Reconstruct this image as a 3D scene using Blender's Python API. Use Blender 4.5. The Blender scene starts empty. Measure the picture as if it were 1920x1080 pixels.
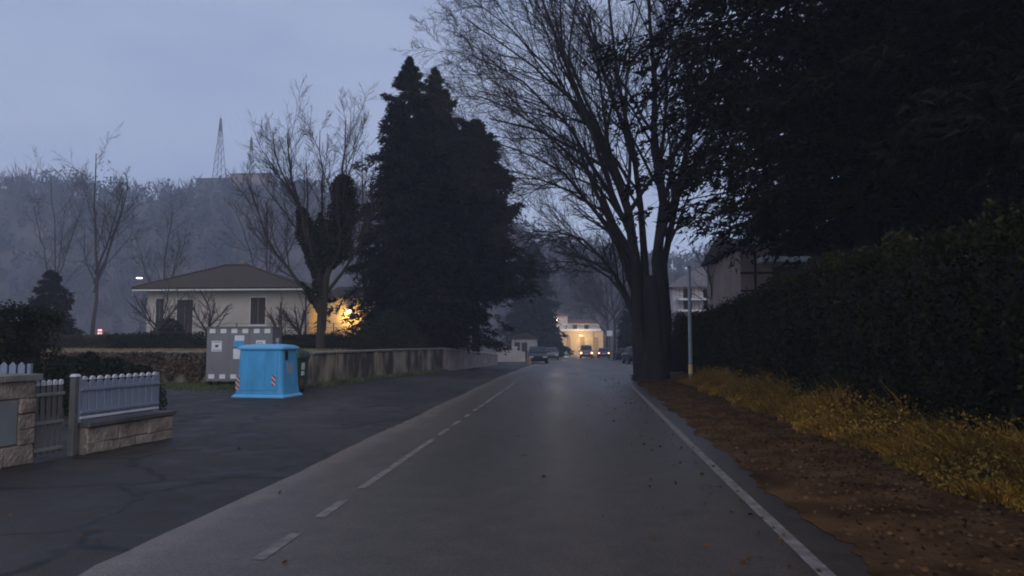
import bpy, bmesh, math, random
import numpy as np
from mathutils import Vector, Matrix
SC = bpy.context.scene
COL = SC.collection
R = math.radians
random.seed(7)

# ------------------------------------------------------------------ camera
F_PX = 1400.0                      # focal length in pixels of the 1920 px wide photograph
CAM_H = 1.6
cam_d = bpy.data.cameras.new('camera')
cam_d.sensor_width = 36.0
cam_d.lens = F_PX / 1920 * 36
cam_d.clip_end = 3000
cam = bpy.data.objects.new('camera', cam_d)
COL.objects.link(cam)
YAW = math.atan(118 / F_PX)        # road direction (+Y) lies right of the picture centre
PITCH = math.atan(100 / F_PX)      # and the horizon below it
cam.location = (0, 0, CAM_H)
cam.rotation_euler = (math.pi / 2 + PITCH, 0, YAW)
SC.camera = cam

# ------------------------------------------------------------------ dusk sky
SUN_EL, SUN_AZ = 27.0, 160.0       # soft light through cloud, from behind the camera
world = bpy.data.worlds.new('World')
SC.world = world
world.use_nodes = True
nt = world.node_tree
nt.nodes.clear()
out = nt.nodes.new('ShaderNodeOutputWorld')
bg = nt.nodes.new('ShaderNodeBackground')
sky = nt.nodes.new('ShaderNodeTexSky')
sky.sky_type = 'NISHITA'
sky.sun_disc = False
sky.sun_elevation = R(SUN_EL)
sky.sun_rotation = R(SUN_AZ)
sky.air_density = 1.0
sky.dust_density = 2.0
tc = nt.nodes.new('ShaderNodeTexCoord')
mp = nt.nodes.new('ShaderNodeMapping'); mp.inputs['Scale'].default_value = (1.5, 1.5, 4.0)
nz = nt.nodes.new('ShaderNodeTexNoise'); nz.inputs['Scale'].default_value = 2.2; nz.inputs['Detail'].default_value = 6
rp = nt.nodes.new('ShaderNodeValToRGB')
rp.color_ramp.elements[0].position = 0.3; rp.color_ramp.elements[0].color = (3.42, 4.22, 6.42, 1)
rp.color_ramp.elements[1].position = 0.75; rp.color_ramp.elements[1].color = (4.62, 5.32, 7.36, 1)
mx = nt.nodes.new('ShaderNodeMix'); mx.data_type = 'RGBA'; mx.inputs[0].default_value = 0.94
bg.inputs['Strength'].default_value = 0.10
nt.links.new(tc.outputs['Generated'], mp.inputs['Vector'])
nt.links.new(mp.outputs['Vector'], nz.inputs['Vector'])
nt.links.new(nz.outputs['Fac'], rp.inputs['Fac'])
nt.links.new(sky.outputs['Color'], mx.inputs[6])      # clear sky behind
nt.links.new(rp.outputs['Color'], mx.inputs[7])       # even cloud layer in front of it
sxyz = nt.nodes.new('ShaderNodeSeparateXYZ'); nt.links.new(tc.outputs['Generated'], sxyz.inputs[0])
hr = nt.nodes.new('ShaderNodeMapRange'); hr.interpolation_type = 'SMOOTHSTEP'           # hazy skies are a little paler low down
hr.inputs[1].default_value = -0.05; hr.inputs[2].default_value = 0.55; hr.inputs[3].default_value = 1.24; hr.inputs[4].default_value = 1.02
nt.links.new(sxyz.outputs['Z'], hr.inputs[0])
hs = nt.nodes.new('ShaderNodeVectorMath'); hs.operation = 'SCALE'
nt.links.new(mx.outputs[2], hs.inputs[0]); nt.links.new(hr.outputs[0], hs.inputs['Scale'])
nt.links.new(hs.outputs[0], bg.inputs['Color'])
nt.links.new(bg.outputs['Background'], out.inputs['Surface'])

sun_d = bpy.data.lights.new('sun', 'SUN')
sun_d.energy = 0.8
sun_d.angle = R(40)
sun_d.color = (1.0, 0.89, 0.77)
sun = bpy.data.objects.new('sun', sun_d)
COL.objects.link(sun)
_d = Vector((math.sin(R(SUN_AZ)) * math.cos(R(SUN_EL)), math.cos(R(SUN_AZ)) * math.cos(R(SUN_EL)), math.sin(R(SUN_EL))))
sun.rotation_euler = _d.to_track_quat('Z', 'Y').to_euler()

# ------------------------------------------------------------------ exposure / render
vs = SC.view_settings
SC.display_settings.display_device = 'sRGB'
vs.view_transform = 'Standard'
vs.look = 'None'
vs.exposure = 0.0
vs.gamma = 1.0
vs.use_curve_mapping = False
SC.cycles.use_denoising = True
SC.cycles.max_bounces = 4
SC.cycles.diffuse_bounces = 2
SC.cycles.glossy_bounces = 2
SC.cycles.transmission_bounces = 3
SC.cycles.volume_bounces = 0
SC.cycles.filter_width = 1.9
SC.cycles.sample_clamp_indirect = 4

# ------------------------------------------------------------------ pixel helpers (photograph pixels -> world)
_M = cam.rotation_euler.to_matrix()
def at(px, py, Y):
    d = _M @ Vector(((px - 960) / F_PX, -(py - 540) / F_PX, -1))
    s = Y / d.y
    return Vector((d.x * s, Y, CAM_H + d.z * s))

def gz(y):
    """Height of the ground along the road: level, then gently downhill."""
    y = np.asarray(y, float)
    t = np.clip(y - 32, 0, None)
    z = -0.0115 * (np.sqrt(t * t + 36) - 6)
    return np.maximum(z, -1.7)
def gzf(y):
    return float(gz(y))

# ------------------------------------------------------------------ materials
MATS = {}
def mat(name, col, rough=0.8, var=0.25, scale=3.0, bump=0.0, bscale=None, island=0.0, col2=None, metal=0.0,
        spec=0.3, detail=4, emit=None, estr=0.0, stretch=(1, 1, 1), rvar=0.0, contrast=(0.3, 0.7)):
    if name in MATS:
        return MATS[name]
    m = bpy.data.materials.new(name); m.use_nodes = True
    t = m.node_tree; b = t.nodes['Principled BSDF']
    b.inputs['Roughness'].default_value = rough
    b.inputs['Metallic'].default_value = metal
    b.inputs['Specular IOR Level'].default_value = spec
    c = t.nodes.new('ShaderNodeTexCoord'); mpp = t.nodes.new('ShaderNodeMapping')
    mpp.inputs['Scale'].default_value = stretch
    t.links.new(c.outputs['Object'], mpp.inputs['Vector'])
    n = t.nodes.new('ShaderNodeTexNoise'); n.inputs['Scale'].default_value = scale; n.inputs['Detail'].default_value = detail
    t.links.new(mpp.outputs['Vector'], n.inputs['Vector'])
    r = t.nodes.new('ShaderNodeValToRGB')
    r.color_ramp.elements[0].position = contrast[0]; r.color_ramp.elements[1].position = contrast[1]
    a = np.array(col); d = a * (1 - var) if col2 is None else np.array(col2)
    u = a * (1 + var) if col2 is None else a
    r.color_ramp.elements[0].color = (*d, 1); r.color_ramp.elements[1].color = (*np.minimum(u, 1), 1)
    t.links.new(n.outputs['Fac'], r.inputs['Fac'])
    src = r.outputs['Color']
    if island > 0:
        g = t.nodes.new('ShaderNodeNewGeometry')
        mr = t.nodes.new('ShaderNodeMapRange'); mr.inputs[3].default_value = 1 - island; mr.inputs[4].default_value = 1 + island
        t.links.new(g.outputs['Random Per Island'], mr.inputs[0])
        mm = t.nodes.new('ShaderNodeVectorMath'); mm.operation = 'SCALE'
        t.links.new(src, mm.inputs[0]); t.links.new(mr.outputs[0], mm.inputs['Scale'])
        src = mm.outputs[0]
    t.links.new(src, b.inputs['Base Color'])
    if rvar > 0:
        mr2 = t.nodes.new('ShaderNodeMapRange'); mr2.inputs[3].default_value = rough - rvar; mr2.inputs[4].default_value = min(1, rough + rvar)
        mr2.inputs[1].default_value = 0.3; mr2.inputs[2].default_value = 0.7
        t.links.new(n.outputs['Fac'], mr2.inputs[0]); t.links.new(mr2.outputs[0], b.inputs['Roughness'])
    if bump > 0:
        n2 = t.nodes.new('ShaderNodeTexNoise'); n2.inputs['Scale'].default_value = bscale or scale * 4; n2.inputs['Detail'].default_value = 4
        t.links.new(mpp.outputs['Vector'], n2.inputs['Vector'])
        bp = t.nodes.new('ShaderNodeBump'); bp.inputs['Strength'].default_value = bump; bp.inputs['Distance'].default_value = 0.03
        t.links.new(n2.outputs['Fac'], bp.inputs['Height']); t.links.new(bp.outputs['Normal'], b.inputs['Normal'])
    if emit is not None:
        b.inputs['Emission Color'].default_value = (*emit, 1); b.inputs['Emission Strength'].default_value = estr
    MATS[name] = m
    return m

# ------------------------------------------------------------------ mesh helpers
def link_mesh(name, me, m, parent=None, smooth=False):
    if m is not None:
        me.materials.append(m)
    if smooth:
        me.polygons.foreach_set('use_smooth', np.ones(len(me.polygons), bool))
    o = bpy.data.objects.new(name, me)
    COL.objects.link(o)
    if parent is not None:
        o.parent = parent
    return o

def np_mesh(name, V, Fs):
    """V (n,3); Fs a list of (m,k) index arrays."""
    me = bpy.data.meshes.new(name)
    V = np.asarray(V, np.float32)
    me.vertices.add(len(V)); me.vertices.foreach_set('co', V.ravel())
    Fs = [np.asarray(f, np.int32) for f in Fs if len(f)]
    nl = sum(f.size for f in Fs); npoly = sum(len(f) for f in Fs)
    me.loops.add(nl); me.loops.foreach_set('vertex_index', np.concatenate([f.ravel() for f in Fs]))
    tot = np.concatenate([np.full(len(f), f.shape[1], np.int32) for f in Fs])
    st = np.concatenate([[0], np.cumsum(tot)[:-1]]).astype(np.int32)
    me.polygons.add(npoly); me.polygons.foreach_set('loop_start', st)
    me.update(calc_edges=True)
    return me

class MB:
    """Collects simple shapes and links them as one mesh object."""
    def __init__(s): s.v = []; s.f = []
    def add(s, vs_, fs):
        o = len(s.v); s.v += [tuple(v) for v in vs_]; s.f += [tuple(i + o for i in f) for f in fs]; return s
    def box(s, x0, x1, y0, y1, z0, z1, taper=0.0):
        t = taper
        return s.add([(x0, y0, z0), (x1, y0, z0), (x1, y1, z0), (x0, y1, z0), (x0 + t, y0 + t, z1), (x1 - t, y0 + t, z1), (x1 - t, y1 - t, z1), (x0 + t, y1 - t, z1)],
                     [(3, 2, 1, 0), (4, 5, 6, 7), (0, 1, 5, 4), (1, 2, 6, 5), (2, 3, 7, 6), (3, 0, 4, 7)])
    def prism(s, pts, axis, a, b):
        """pts 2-D polygon extruded along axis from a to b."""
        n = len(pts)
        def mk(p, c):
            return {'x': (c, p[0], p[1]), 'y': (p[0], c, p[1]), 'z': (p[0], p[1], c)}[axis]
        vv = [mk(p, a) for p in pts] + [mk(p, b) for p in pts]
        return s.add(vv, [tuple(range(n - 1, -1, -1)), tuple(range(n, 2 * n))] + [(i, (i + 1) % n, (i + 1) % n + n, i + n) for i in range(n)])
    def cyl(s, c, r, h, n=16, axis='z', r2=None):
        r2 = r if r2 is None else r2
        vv = []
        for k, rr in ((0, r), (h, r2)):
            for i in range(n):
                a = 2 * math.pi * i / n; p, q = rr * math.cos(a), rr * math.sin(a)
                vv.append({'z': (c[0] + p, c[1] + q, c[2] + k), 'y': (c[0] + p, c[1] + k, c[2] + q), 'x': (c[0] + k, c[1] + p, c[2] + q)}[axis])
        return s.add(vv, [tuple(range(n - 1, -1, -1)), tuple(range(n, 2 * n))] + [(i, (i + 1) % n, (i + 1) % n + n, i + n) for i in range(n)])
    def loft(s, rings, cap=True):
        n = len(rings[0]); vv = [p for r_ in rings for p in r_]; ff = []
        for k in range(len(rings) - 1):
            for i in range(n):
                j = (i + 1) % n; ff.append((k * n + i, k * n + j, (k + 1) * n + j, (k + 1) * n + i))
        if cap:
            ff += [tuple(range(n - 1, -1, -1)), tuple(range((len(rings) - 1) * n, len(rings) * n))]
        return s.add(vv, ff)
    def tube(s, pts, r, n=8):
        P = np.array([pts], float); rr = np.full((1, len(pts)), r) if np.isscalar(r) else np.array([r], float)
        V, Fq = tubes(P, rr, n)
        o = len(s.v); s.v += [tuple(v) for v in V]; s.f += [tuple(int(i) + o for i in f) for f in Fq]; return s
    def build(s, name, m, parent=None, bevel=0.0, smooth=False, seg=2):
        me = bpy.data.meshes.new(name)
        me.from_pydata(s.v, [], s.f)
        bm = bmesh.new(); bm.from_mesh(me)
        bmesh.ops.recalc_face_normals(bm, faces=bm.faces)
        if bevel > 0:
            bmesh.ops.bevel(bm, geom=list(bm.edges), offset=bevel, segments=seg, affect='EDGES', profile=0.6)
        bm.to_mesh(me); bm.free()
        return link_mesh(name, me, m, parent, smooth)

def thing(name, label, cat, loc=(0, 0, 0), rz=0.0, group=None):
    o = bpy.data.objects.new(name, None); o.empty_display_size = 0.2
    COL.objects.link(o); o.location = loc; o.rotation_euler = (0, 0, rz)
    return tag(o, label, cat, group)
def tag(o, label=None, cat=None, group=None, kind=None):
    if label: o['label'] = label
    if cat: o['category'] = cat
    if group: o['group'] = group
    if kind: o['kind'] = kind
    return o

# ------------------------------------------------------------------ plant helpers
def unit(v):
    return v / np.maximum(np.linalg.norm(v, axis=-1, keepdims=True), 1e-9)

def tubes(P, Rr, n):
    P = np.asarray(P, float); Rr = np.asarray(Rr, float)
    B, K, _ = P.shape
    T = unit(np.gradient(P, axis=1))
    ref = np.where(np.abs(T.mean(1)[:, 2:3]) > 0.8, np.array([[1.0, 0.13, 0.0]]), np.array([[0.1, 0.0, 1.0]]))[:, None, :]
    U = unit(np.cross(T, ref)); W = np.cross(T, U)
    a = np.arange(n) * 2 * np.pi / n
    V = P[:, :, None, :] + Rr[:, :, None, None] * (np.cos(a)[None, None, :, None] * U[:, :, None, :] + np.sin(a)[None, None, :, None] * W[:, :, None, :])
    b = np.arange(B)[:, None, None] * K * n; k = np.arange(K - 1)[None, :, None] * n; i = np.arange(n)[None, None, :]; j = (i + 1) % n
    Fq = np.stack([b + k + i, b + k + j, b + k + n + j, b + k + n + i], -1).reshape(-1, 4)
    return V.reshape(-1, 3), Fq

def grow(P, Rr, rng, n, t0, t1, ang, ratio, K, trop, noise, rr, minr=0.004, lmax=99.0, tpow=1.0):
    """One more order of branches on the branches P (B,K,3)."""
    B, K0, _ = P.shape
    t = t0 + (t1 - t0) * ((np.arange(n)[None, :] + rng.random((B, n))) / n) ** tpow
    f = t * (K0 - 1); i0 = np.clip(f.astype(int), 0, K0 - 2); w = (f - i0)[..., None]
    bi = np.arange(B)[:, None]
    pos = P[bi, i0] * (1 - w) + P[bi, i0 + 1] * w
    tan = unit(P[bi, i0 + 1] - P[bi, i0])
    rad = Rr[bi, i0] * (1 - w[..., 0]) + Rr[bi, i0 + 1] * w[..., 0]
    L = np.linalg.norm(np.diff(P, axis=1), axis=2).sum(1)[:, None]
    perp = rng.normal(size=(B, n, 3)); perp = unit(perp - (perp * tan).sum(-1, keepdims=True) * tan)
    an = R(1) * (ang + rng.normal(size=(B, n)) * ang * 0.22)[..., None]
    d = tan * np.cos(an) + perp * np.sin(an)
    ln = np.minimum(L * ratio * (1.1 - 0.6 * t) * rng.uniform(0.7, 1.25, (B, n)), lmax)
    Q = np.zeros((B, n, K, 3)); Q[:, :, 0] = pos
    for k in range(1, K):
        d = unit(d + rng.normal(size=d.shape) * noise + np.array([0, 0, trop]))
        Q[:, :, k] = Q[:, :, k - 1] + d * (ln / (K - 1))[..., None]
    r0 = np.maximum(rad * rr, minr)[..., None]
    Q_R = r0 * np.linspace(1, 0.35, K)[None, None, :]
    return Q.reshape(-1, K, 3), Q_R.reshape(-1, K)

def merge(parts):
    V = []; Fq = []; o = 0
    for v, f in parts:
        V.append(v); Fq.append(np.asarray(f) + o); o += len(v)
    return np.concatenate(V), Fq

def leaves(C, size, rng, D=None, aspect=0.5, jitter=0.6, sz_var=0.35):
    """Kite-shaped leaf faces at C; D (n,3) optional long-axis direction."""
    n = len(C)
    A = unit(rng.normal(size=(n, 3))) if D is None else unit(D + rng.normal(size=(n, 3)) * jitter)
    B = rng.normal(size=(n, 3)); B = unit(B - (B * A).sum(1, keepdims=True) * A)
    s = (size * (1 + rng.uniform(-sz_var, sz_var, n)))[:, None]
    V = np.stack([C - A * s * 0.5, C + B * s * aspect * 0.5, C + A * s * 0.5, C - B * s * aspect * 0.5], 1).reshape(-1, 3)
    return V, np.arange(4 * n).reshape(-1, 4)

def sprays(C, size, rng, D, aspect, jitter):
    """Single-triangle needle sprays, pointed at the outer end."""
    n = len(C)
    A = unit(D + rng.normal(size=(n, 3)) * jitter); B = rng.normal(size=(n, 3)); B = unit(B - (B * A).sum(1, keepdims=True) * A)
    s = (size * rng.uniform(0.55, 1.4, n))[:, None]
    V = np.stack([C - B * s * aspect * 0.5, C + B * s * aspect * 0.5, C + A * s], 1).reshape(-1, 3)
    return V, np.arange(3 * n).reshape(-1, 3)

M_BARK = mat('bark', (0.040, 0.034, 0.030), 0.9, 0.35, 2.0, 0.9, 18, stretch=(1, 1, 0.25))
M_TWIG = mat('twigs', (0.040, 0.034, 0.033), 0.9, 0.3, 1.5)
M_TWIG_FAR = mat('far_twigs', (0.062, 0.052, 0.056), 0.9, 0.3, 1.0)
M_BOUGH = mat('bough_bark', (0.02, 0.018, 0.016), 0.95, 0.3, 2.0, spec=0.05)
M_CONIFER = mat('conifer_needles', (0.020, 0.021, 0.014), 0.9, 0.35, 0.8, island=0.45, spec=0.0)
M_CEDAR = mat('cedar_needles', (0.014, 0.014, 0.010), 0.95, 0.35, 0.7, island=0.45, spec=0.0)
M_HEDGE = mat('hedge_leaves', (0.028, 0.0265, 0.010), 0.85, 0.5, 0.9, island=0.55, spec=0.03)
M_LAUREL = mat('dark_shrub_leaves', (0.024, 0.029, 0.018), 0.8, 0.35, 1.2, island=0.45, spec=0.06)
M_IVY = mat('ivy_leaves', (0.022, 0.027, 0.018), 0.75, 0.35, 1.2, island=0.45, spec=0.06)
M_CORE = mat('hedge_inner_twigs', (0.022, 0.021, 0.016), 0.95, 0.3, 4.0, 0.6)

def bare_tree(label, base, stems, rng, orders, mtrunk=M_BARK, mtwig=M_TWIG, name='bare_tree', trunk=None, trunk_orders=1, group=None):
    """stems: list of (points, r0, r1); orders: list of dicts for grow()."""
    t = thing(name, label, 'tree', tuple(base), group=group)
    b = np.array(base)
    parts = []; crown = []
    K = 9
    SP = []; SR = []
    for pts, r0, r1 in stems:
        p = np.array(pts, float) - b
        d = np.concatenate([[0], np.cumsum(np.linalg.norm(np.diff(p, axis=0), axis=1))]); d /= d[-1]
        q = np.linspace(0, 1, 41)
        c = np.stack([np.interp(q, d, p[:, k]) for k in range(3)], 1)
        for _ in range(6):
            c[1:-1] = (c[:-2] + c[1:-1] * 2 + c[2:]) / 4
        c = c[::5]
        c[1:-1] += rng.normal(size=c[1:-1].shape) * np.linalg.norm(c[-1] - c[0]) * 0.006
        SP.append(c); SR.append(r0 + (r1 - r0) * np.linspace(0, 1, K) ** 0.65)
    P = np.array(SP); Rr = np.array(SR)
    parts.append(tubes(P, Rr, 9))
    if trunk is not None:
        parts.append(trunk)
    for k, o in enumerate(orders):
        o = dict(o); sides = o.pop('sides', 3)
        P, Rr = grow(P, Rr, rng, **o)
        (parts if k < trunk_orders - 1 else crown).append(tubes(P, Rr, sides))
    V, Fq = merge(parts); link_mesh('trunk', np_mesh('trunk', V, Fq), mtrunk, t, True)
    V, Fq = merge(crown); link_mesh('crown', np_mesh('crown', V, Fq), mtwig, t)
    return t

def conifer(label, base, h, prof, rng, nbr=320, per=60, spray=0.34, m=M_CONIFER, droop=0.25, name='conifer_tree', clear=0.03, group=None, asp=0.36, rtrunk=None, lean=(0, 0), cat='tree', rag=0.4, hangf=0.09, lift=0.25):
    """prof(u): crown radius at relative height u (0 base, 1 tip)."""
    t = thing(name, label, cat, tuple(base), group=group)
    rt = rtrunk or h * 0.016
    Pz = np.linspace(0, h, 9); P = np.stack([lean[0] * (Pz / h) ** 1.5, lean[1] * (Pz / h) ** 1.5, Pz], 1)[None]
    TV = tubes(P, (rt * np.linspace(1.15, 0.06, 9))[None], 9)
    u = clear + (1 - clear) * rng.random(nbr) ** 1.15
    u[:12] = np.linspace(0.93, 0.998, 12)
    th = rng.random(nbr) * 2 * np.pi
    lob = 1 + 0.16 * np.sin(3 * th + u * 17 + lean[0]) + 0.12 * np.sin(7 * th - u * 29)
    rad = np.array([prof(x) for x in u]) * rng.uniform(1 - rag, 1 + rag * 0.7, nbr) * lob
    K = 6; q = np.linspace(0, 1, K)
    dirs = np.stack([np.cos(th), np.sin(th)], 1)
    zz = u[:, None] * h + rad[:, None] * (0.18 * q[None] - droop * q[None] ** 2 * 1.6) + (u[:, None] - 0.3) * rad[:, None] * lift * q[None]
    ax = np.stack([lean[0] * u ** 1.5, lean[1] * u ** 1.5], 1)
    B = np.concatenate([ax[:, None, :] + dirs[:, None, :] * (rad[:, None] * q[None])[..., None], np.maximum(zz, 0.1)[..., None]], -1)
    BV = tubes(B, np.maximum(rad[:, None] * 0.007, 0.007) * np.linspace(1, 0.25, K)[None], 3)
    V, Fq = merge([TV, BV]); link_mesh('trunk', np_mesh('trunk', V, Fq), M_BOUGH, t)
    # branchlets on every bough, each carrying its own sprays of needles
    mm = 12; nb = max(2, per // mm)
    f = rng.random((nbr, nb)) ** 0.62; fi = f * (K - 1); i0 = np.clip(fi.astype(int), 0, K - 2); w = (fi - i0)[..., None]
    bi = np.arange(nbr)[:, None]
    C = B[bi, i0] * (1 - w) + B[bi, i0 + 1] * w
    sgn = np.where(rng.random((nbr, nb)) < 0.5, -1.0, 1.0)[..., None]
    out3 = np.concatenate([dirs, np.zeros((nbr, 1))], 1)[:, None, :]; side3 = np.stack([-dirs[:, 1], dirs[:, 0], np.zeros(nbr)], 1)[:, None, :]
    d = unit(out3 * rng.uniform(0.3, 1.1, (nbr, nb, 1)) + side3 * sgn * rng.uniform(0.1, 1.0, (nbr, nb, 1)) + np.array([0, 0, -0.9 * hangf * 3]) + rng.normal(size=(nbr, nb, 3)) * 0.2)
    ln = (rad[:, None] * (0.13 + 0.26 * (1 - f)) + 0.04) * rng.uniform(0.6, 1.3, (nbr, nb))
    tt = rng.random((nbr, nb, mm))
    P4 = C[:, :, None, :] + d[:, :, None, :] * (ln[..., None] * tt)[..., None]
    P4[..., 2] -= hangf * 3.5 * ln[..., None] * tt ** 2
    sc = spray * (0.45 + 0.55 * np.minimum(1, rad / 1.4))
    P4 = P4 + rng.normal(size=P4.shape) * (0.22 * sc)[:, None, None, None]
    D4 = np.repeat(d[:, :, None, :], mm, 2) + rng.normal(size=P4.shape) * 0.45 + np.array([0, 0, -hangf])
    lV, lF = sprays(P4.reshape(-1, 3), np.repeat(sc, nb * mm), rng, D4.reshape(-1, 3), asp, 0.15)
    link_mesh('crown', np_mesh('crown', lV, [lF]), m, t)
    return t

def leafy_mass(C, N, n, size, rng, depth=0.25, aspect=0.55):
    """n leaves scattered near surface samples C with normals N."""
    i = rng.integers(0, len(C), n)
    p = C[i] + N[i] * (rng.random((n, 1)) ** 1.5 * -depth + rng.normal(size=(n, 1)) * size * 0.5) + rng.normal(size=(n, 3)) * size
    return leaves(p, size, rng, None, aspect)

def bumpy(P, rng, amp, fr):
    """Cheap smooth 3-D noise used for uneven outlines."""
    out_ = np.zeros(len(P))
    for k in range(5):
        w = rng.normal(size=3) * fr * (1.7 ** k) ; out_ += np.sin(P @ w + rng.random() * 6.28) * amp / (1.5 ** k)
    return out_

def hedge(label, path, width, h, n, size, rng, m=M_HEDGE, name='hedge', base_z=None, hvar=0.12, amp=0.12, cat='hedge', taper=0.12, side=0.5):
    """A hedge following path [(x,y),...] (its centre line)."""
    o = thing(name, label, cat, (path[0][0], path[0][1], 0))
    p = np.array(path, float); org = np.array([path[0][0], path[0][1], 0])
    d = np.concatenate([[0], np.cumsum(np.linalg.norm(np.diff(p, axis=0), axis=1))]); L = d[-1]
    def frame(s):
        c = np.stack([np.interp(s, d, p[:, 0]), np.interp(s, d, p[:, 1])], 1)
        e = np.stack([np.interp(s + .2, d, p[:, 0]) - np.interp(s - .2, d, p[:, 0]), np.interp(s + .2, d, p[:, 1]) - np.interp(s - .2, d, p[:, 1])], 1)
        e = unit(e); return c, np.stack([e[:, 1], -e[:, 0]], 1)
    def zb(c):
        return gz(c[:, 1]) if base_z is None else np.full(len(c), base_z)
    hf = h if callable(h) else (lambda s: np.full(len(s), float(h)))
    # inner mass
    K = max(8, int(L / 0.8)); s = np.linspace(0.28, L - 0.28, K); c, nn = frame(s); hh = hf(s) * 0.90; w = width / 2 * 0.62
    z0 = zb(c)
    ring = []
    for sx, fz in ((-1, 0.02), (-1.0, 0.6), (-0.8, 1.0), (0.8, 1.0), (1.0, 0.6), (1, 0.02)):
        ring.append(np.concatenate([c + nn * sx * w, (z0 + hh * fz)[:, None]], 1))
    ring = np.stack(ring, 1) + rng.normal(size=(K, 6, 3)) * 0.06 - org
    n6 = 6; i = np.arange(K - 1)[:, None] * n6; j = np.arange(n6)[None]; j2 = (j + 1) % n6
    Fq = np.stack([i + j, i + j2, i + n6 + j2, i + n6 + j], -1).reshape(-1, 4)
    link_mesh('inner_twigs', np_mesh('inner_twigs', ring.reshape(-1, 3), [Fq, np.array([[0, 1, 2, 3, 4, 5]]), np.array([[5, 4, 3, 2, 1, 0]]) + (K - 1) * n6]), M_CORE, o)
    # leaf shell: both sides and the top
    s = rng.random(n) * L; c, nn = frame(s); hh = hf(s); z0 = zb(c)
    k = rng.random(n)
    per = 2 * h(np.array([L / 2]))[0] + width if callable(h) else 2 * h + width
    ft = width / per
    up = k < ft; sd = np.where(rng.random(n) < side, -1.0, 1.0)
    v = rng.random(n)
    lat = np.where(up, (rng.random(n) * 2 - 1) * width / 2, sd * width / 2 * (1 - taper * v))
    zz = np.where(up, hh, hh * v)
    P = np.concatenate([c + nn * lat[:, None], (z0 + zz)[:, None]], 1)
    Nn = np.where(up[:, None], np.array([[0, 0, 1.0]]), np.concatenate([nn * sd[:, None], np.zeros((n, 1))], 1))
    nend = int(n * width / (width + L) * 0.5)                       # leaves closing both ends
    se = np.where(rng.random(nend) < 0.5, 0.0, L); ce, ne = frame(np.clip(se, 0.2, L - 0.2)); ce = np.stack([np.interp(se, d, p[:, 0]), np.interp(se, d, p[:, 1])], 1)
    te = np.stack([-ne[:, 1], ne[:, 0]], 1) * np.where(se > 0, 1.0, -1.0)[:, None]
    P[:nend] = np.concatenate([ce + ne * ((rng.random(nend) * 2 - 1) * width / 2)[:, None] - te * 0.05, (zb(ce) + hf(se) * rng.random(nend))[:, None]], 1)
    Nn[:nend] = np.concatenate([te, np.zeros((nend, 1))], 1)
    b1 = np.maximum(bumpy(P, rng, amp, 1.1), -0.07)
    P = P + Nn * (b1 - rng.random(n) ** 2 * 0.20 + rng.normal(size=n) * 0.045)[:, None] + rng.normal(size=(n, 3)) * 0.04 - org
    P[:, 2] = np.maximum(P[:, 2], (z0 + 0.03))
    V, Fq = leaves(P, size, rng, None, 0.55)
    link_mesh('foliage', np_mesh('foliage', V, [Fq]), m, o)
    return o

def shrub(label, c, rx, ry, rz, n, size, rng, m=M_LAUREL, name='shrub', amp=0.12, cat='shrub'):
    o = thing(name, label, cat, tuple(c))
    D = unit(rng.normal(size=(n, 3))); D[:, 2] = np.abs(D[:, 2]) * 1.2 - 0.2
    D = unit(D)
    f = 1 + bumpy(D * 2.2, rng, amp, 1.4) - rng.random(n) ** 2 * 0.35
    P = D * f[:, None] * np.array([rx, ry, rz]) + np.array([0, 0, rz * 0.25]); P[:, 2] = np.maximum(P[:, 2], 0.02)
    V, Fq = leaves(P, size, rng, None, 0.55)
    link_mesh('foliage', np_mesh('foliage', V, [Fq]), m, o)
    mb = MB(); rings = []
    for k in range(7):
        a = k / 6 * math.pi * 0.5
        rings.append([(rx * .74 * math.cos(a) * math.cos(q) + 1e-3 * math.cos(q), ry * .74 * math.cos(a) * math.sin(q) + 1e-3 * math.sin(q), rz * .9 * math.sin(a)) for q in np.linspace(0, 2 * math.pi, 13)[:-1]])
    mb.loft(rings).build('inner_twigs', M_CORE, o)
    return o

# ------------------------------------------------------------------ the setting: ground, road, forecourt, verge, hill
def struct(o): return tag(o, kind='structure')
YS = np.concatenate([np.arange(-30, 30, 6), np.arange(30, 72, 3), np.arange(72, 190, 10), [190, 240, 300, 365]]).astype(float)
def sheet(name, xl, xr, ys, dz, m, nx=1):
    """A sheet following the ground profile; xl, xr functions of y."""
    V = []; nxp = nx + 1
    for y in ys:
        a, b = xl(y), xr(y)
        for k in range(nxp):
            V.append((a + (b - a) * k / nx, y, gzf(y) + dz))
    Fq = [(i * nxp + k, i * nxp + k + 1, (i + 1) * nxp + k + 1, (i + 1) * nxp + k) for i in range(len(ys) - 1) for k in range(nx)]
    return struct(link_mesh(name, np_mesh(name, V, [np.array(Fq)]), m))

M_EARTH = mat('field_earth', (0.06, 0.05, 0.035), 0.95, 0.4, 0.6, 0.5, 6)
M_LEAFDIRT = mat('leaf_covered_earth', (0.088, 0.046, 0.021), 0.95, 0.6, 1.6, 1.0, 26, detail=8, spec=0.03)
M_PAINT = mat('road_paint', (0.19, 0.16, 0.138), 0.6, 0.4, 7.0, 0.25, 60, detail=6)

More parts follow.
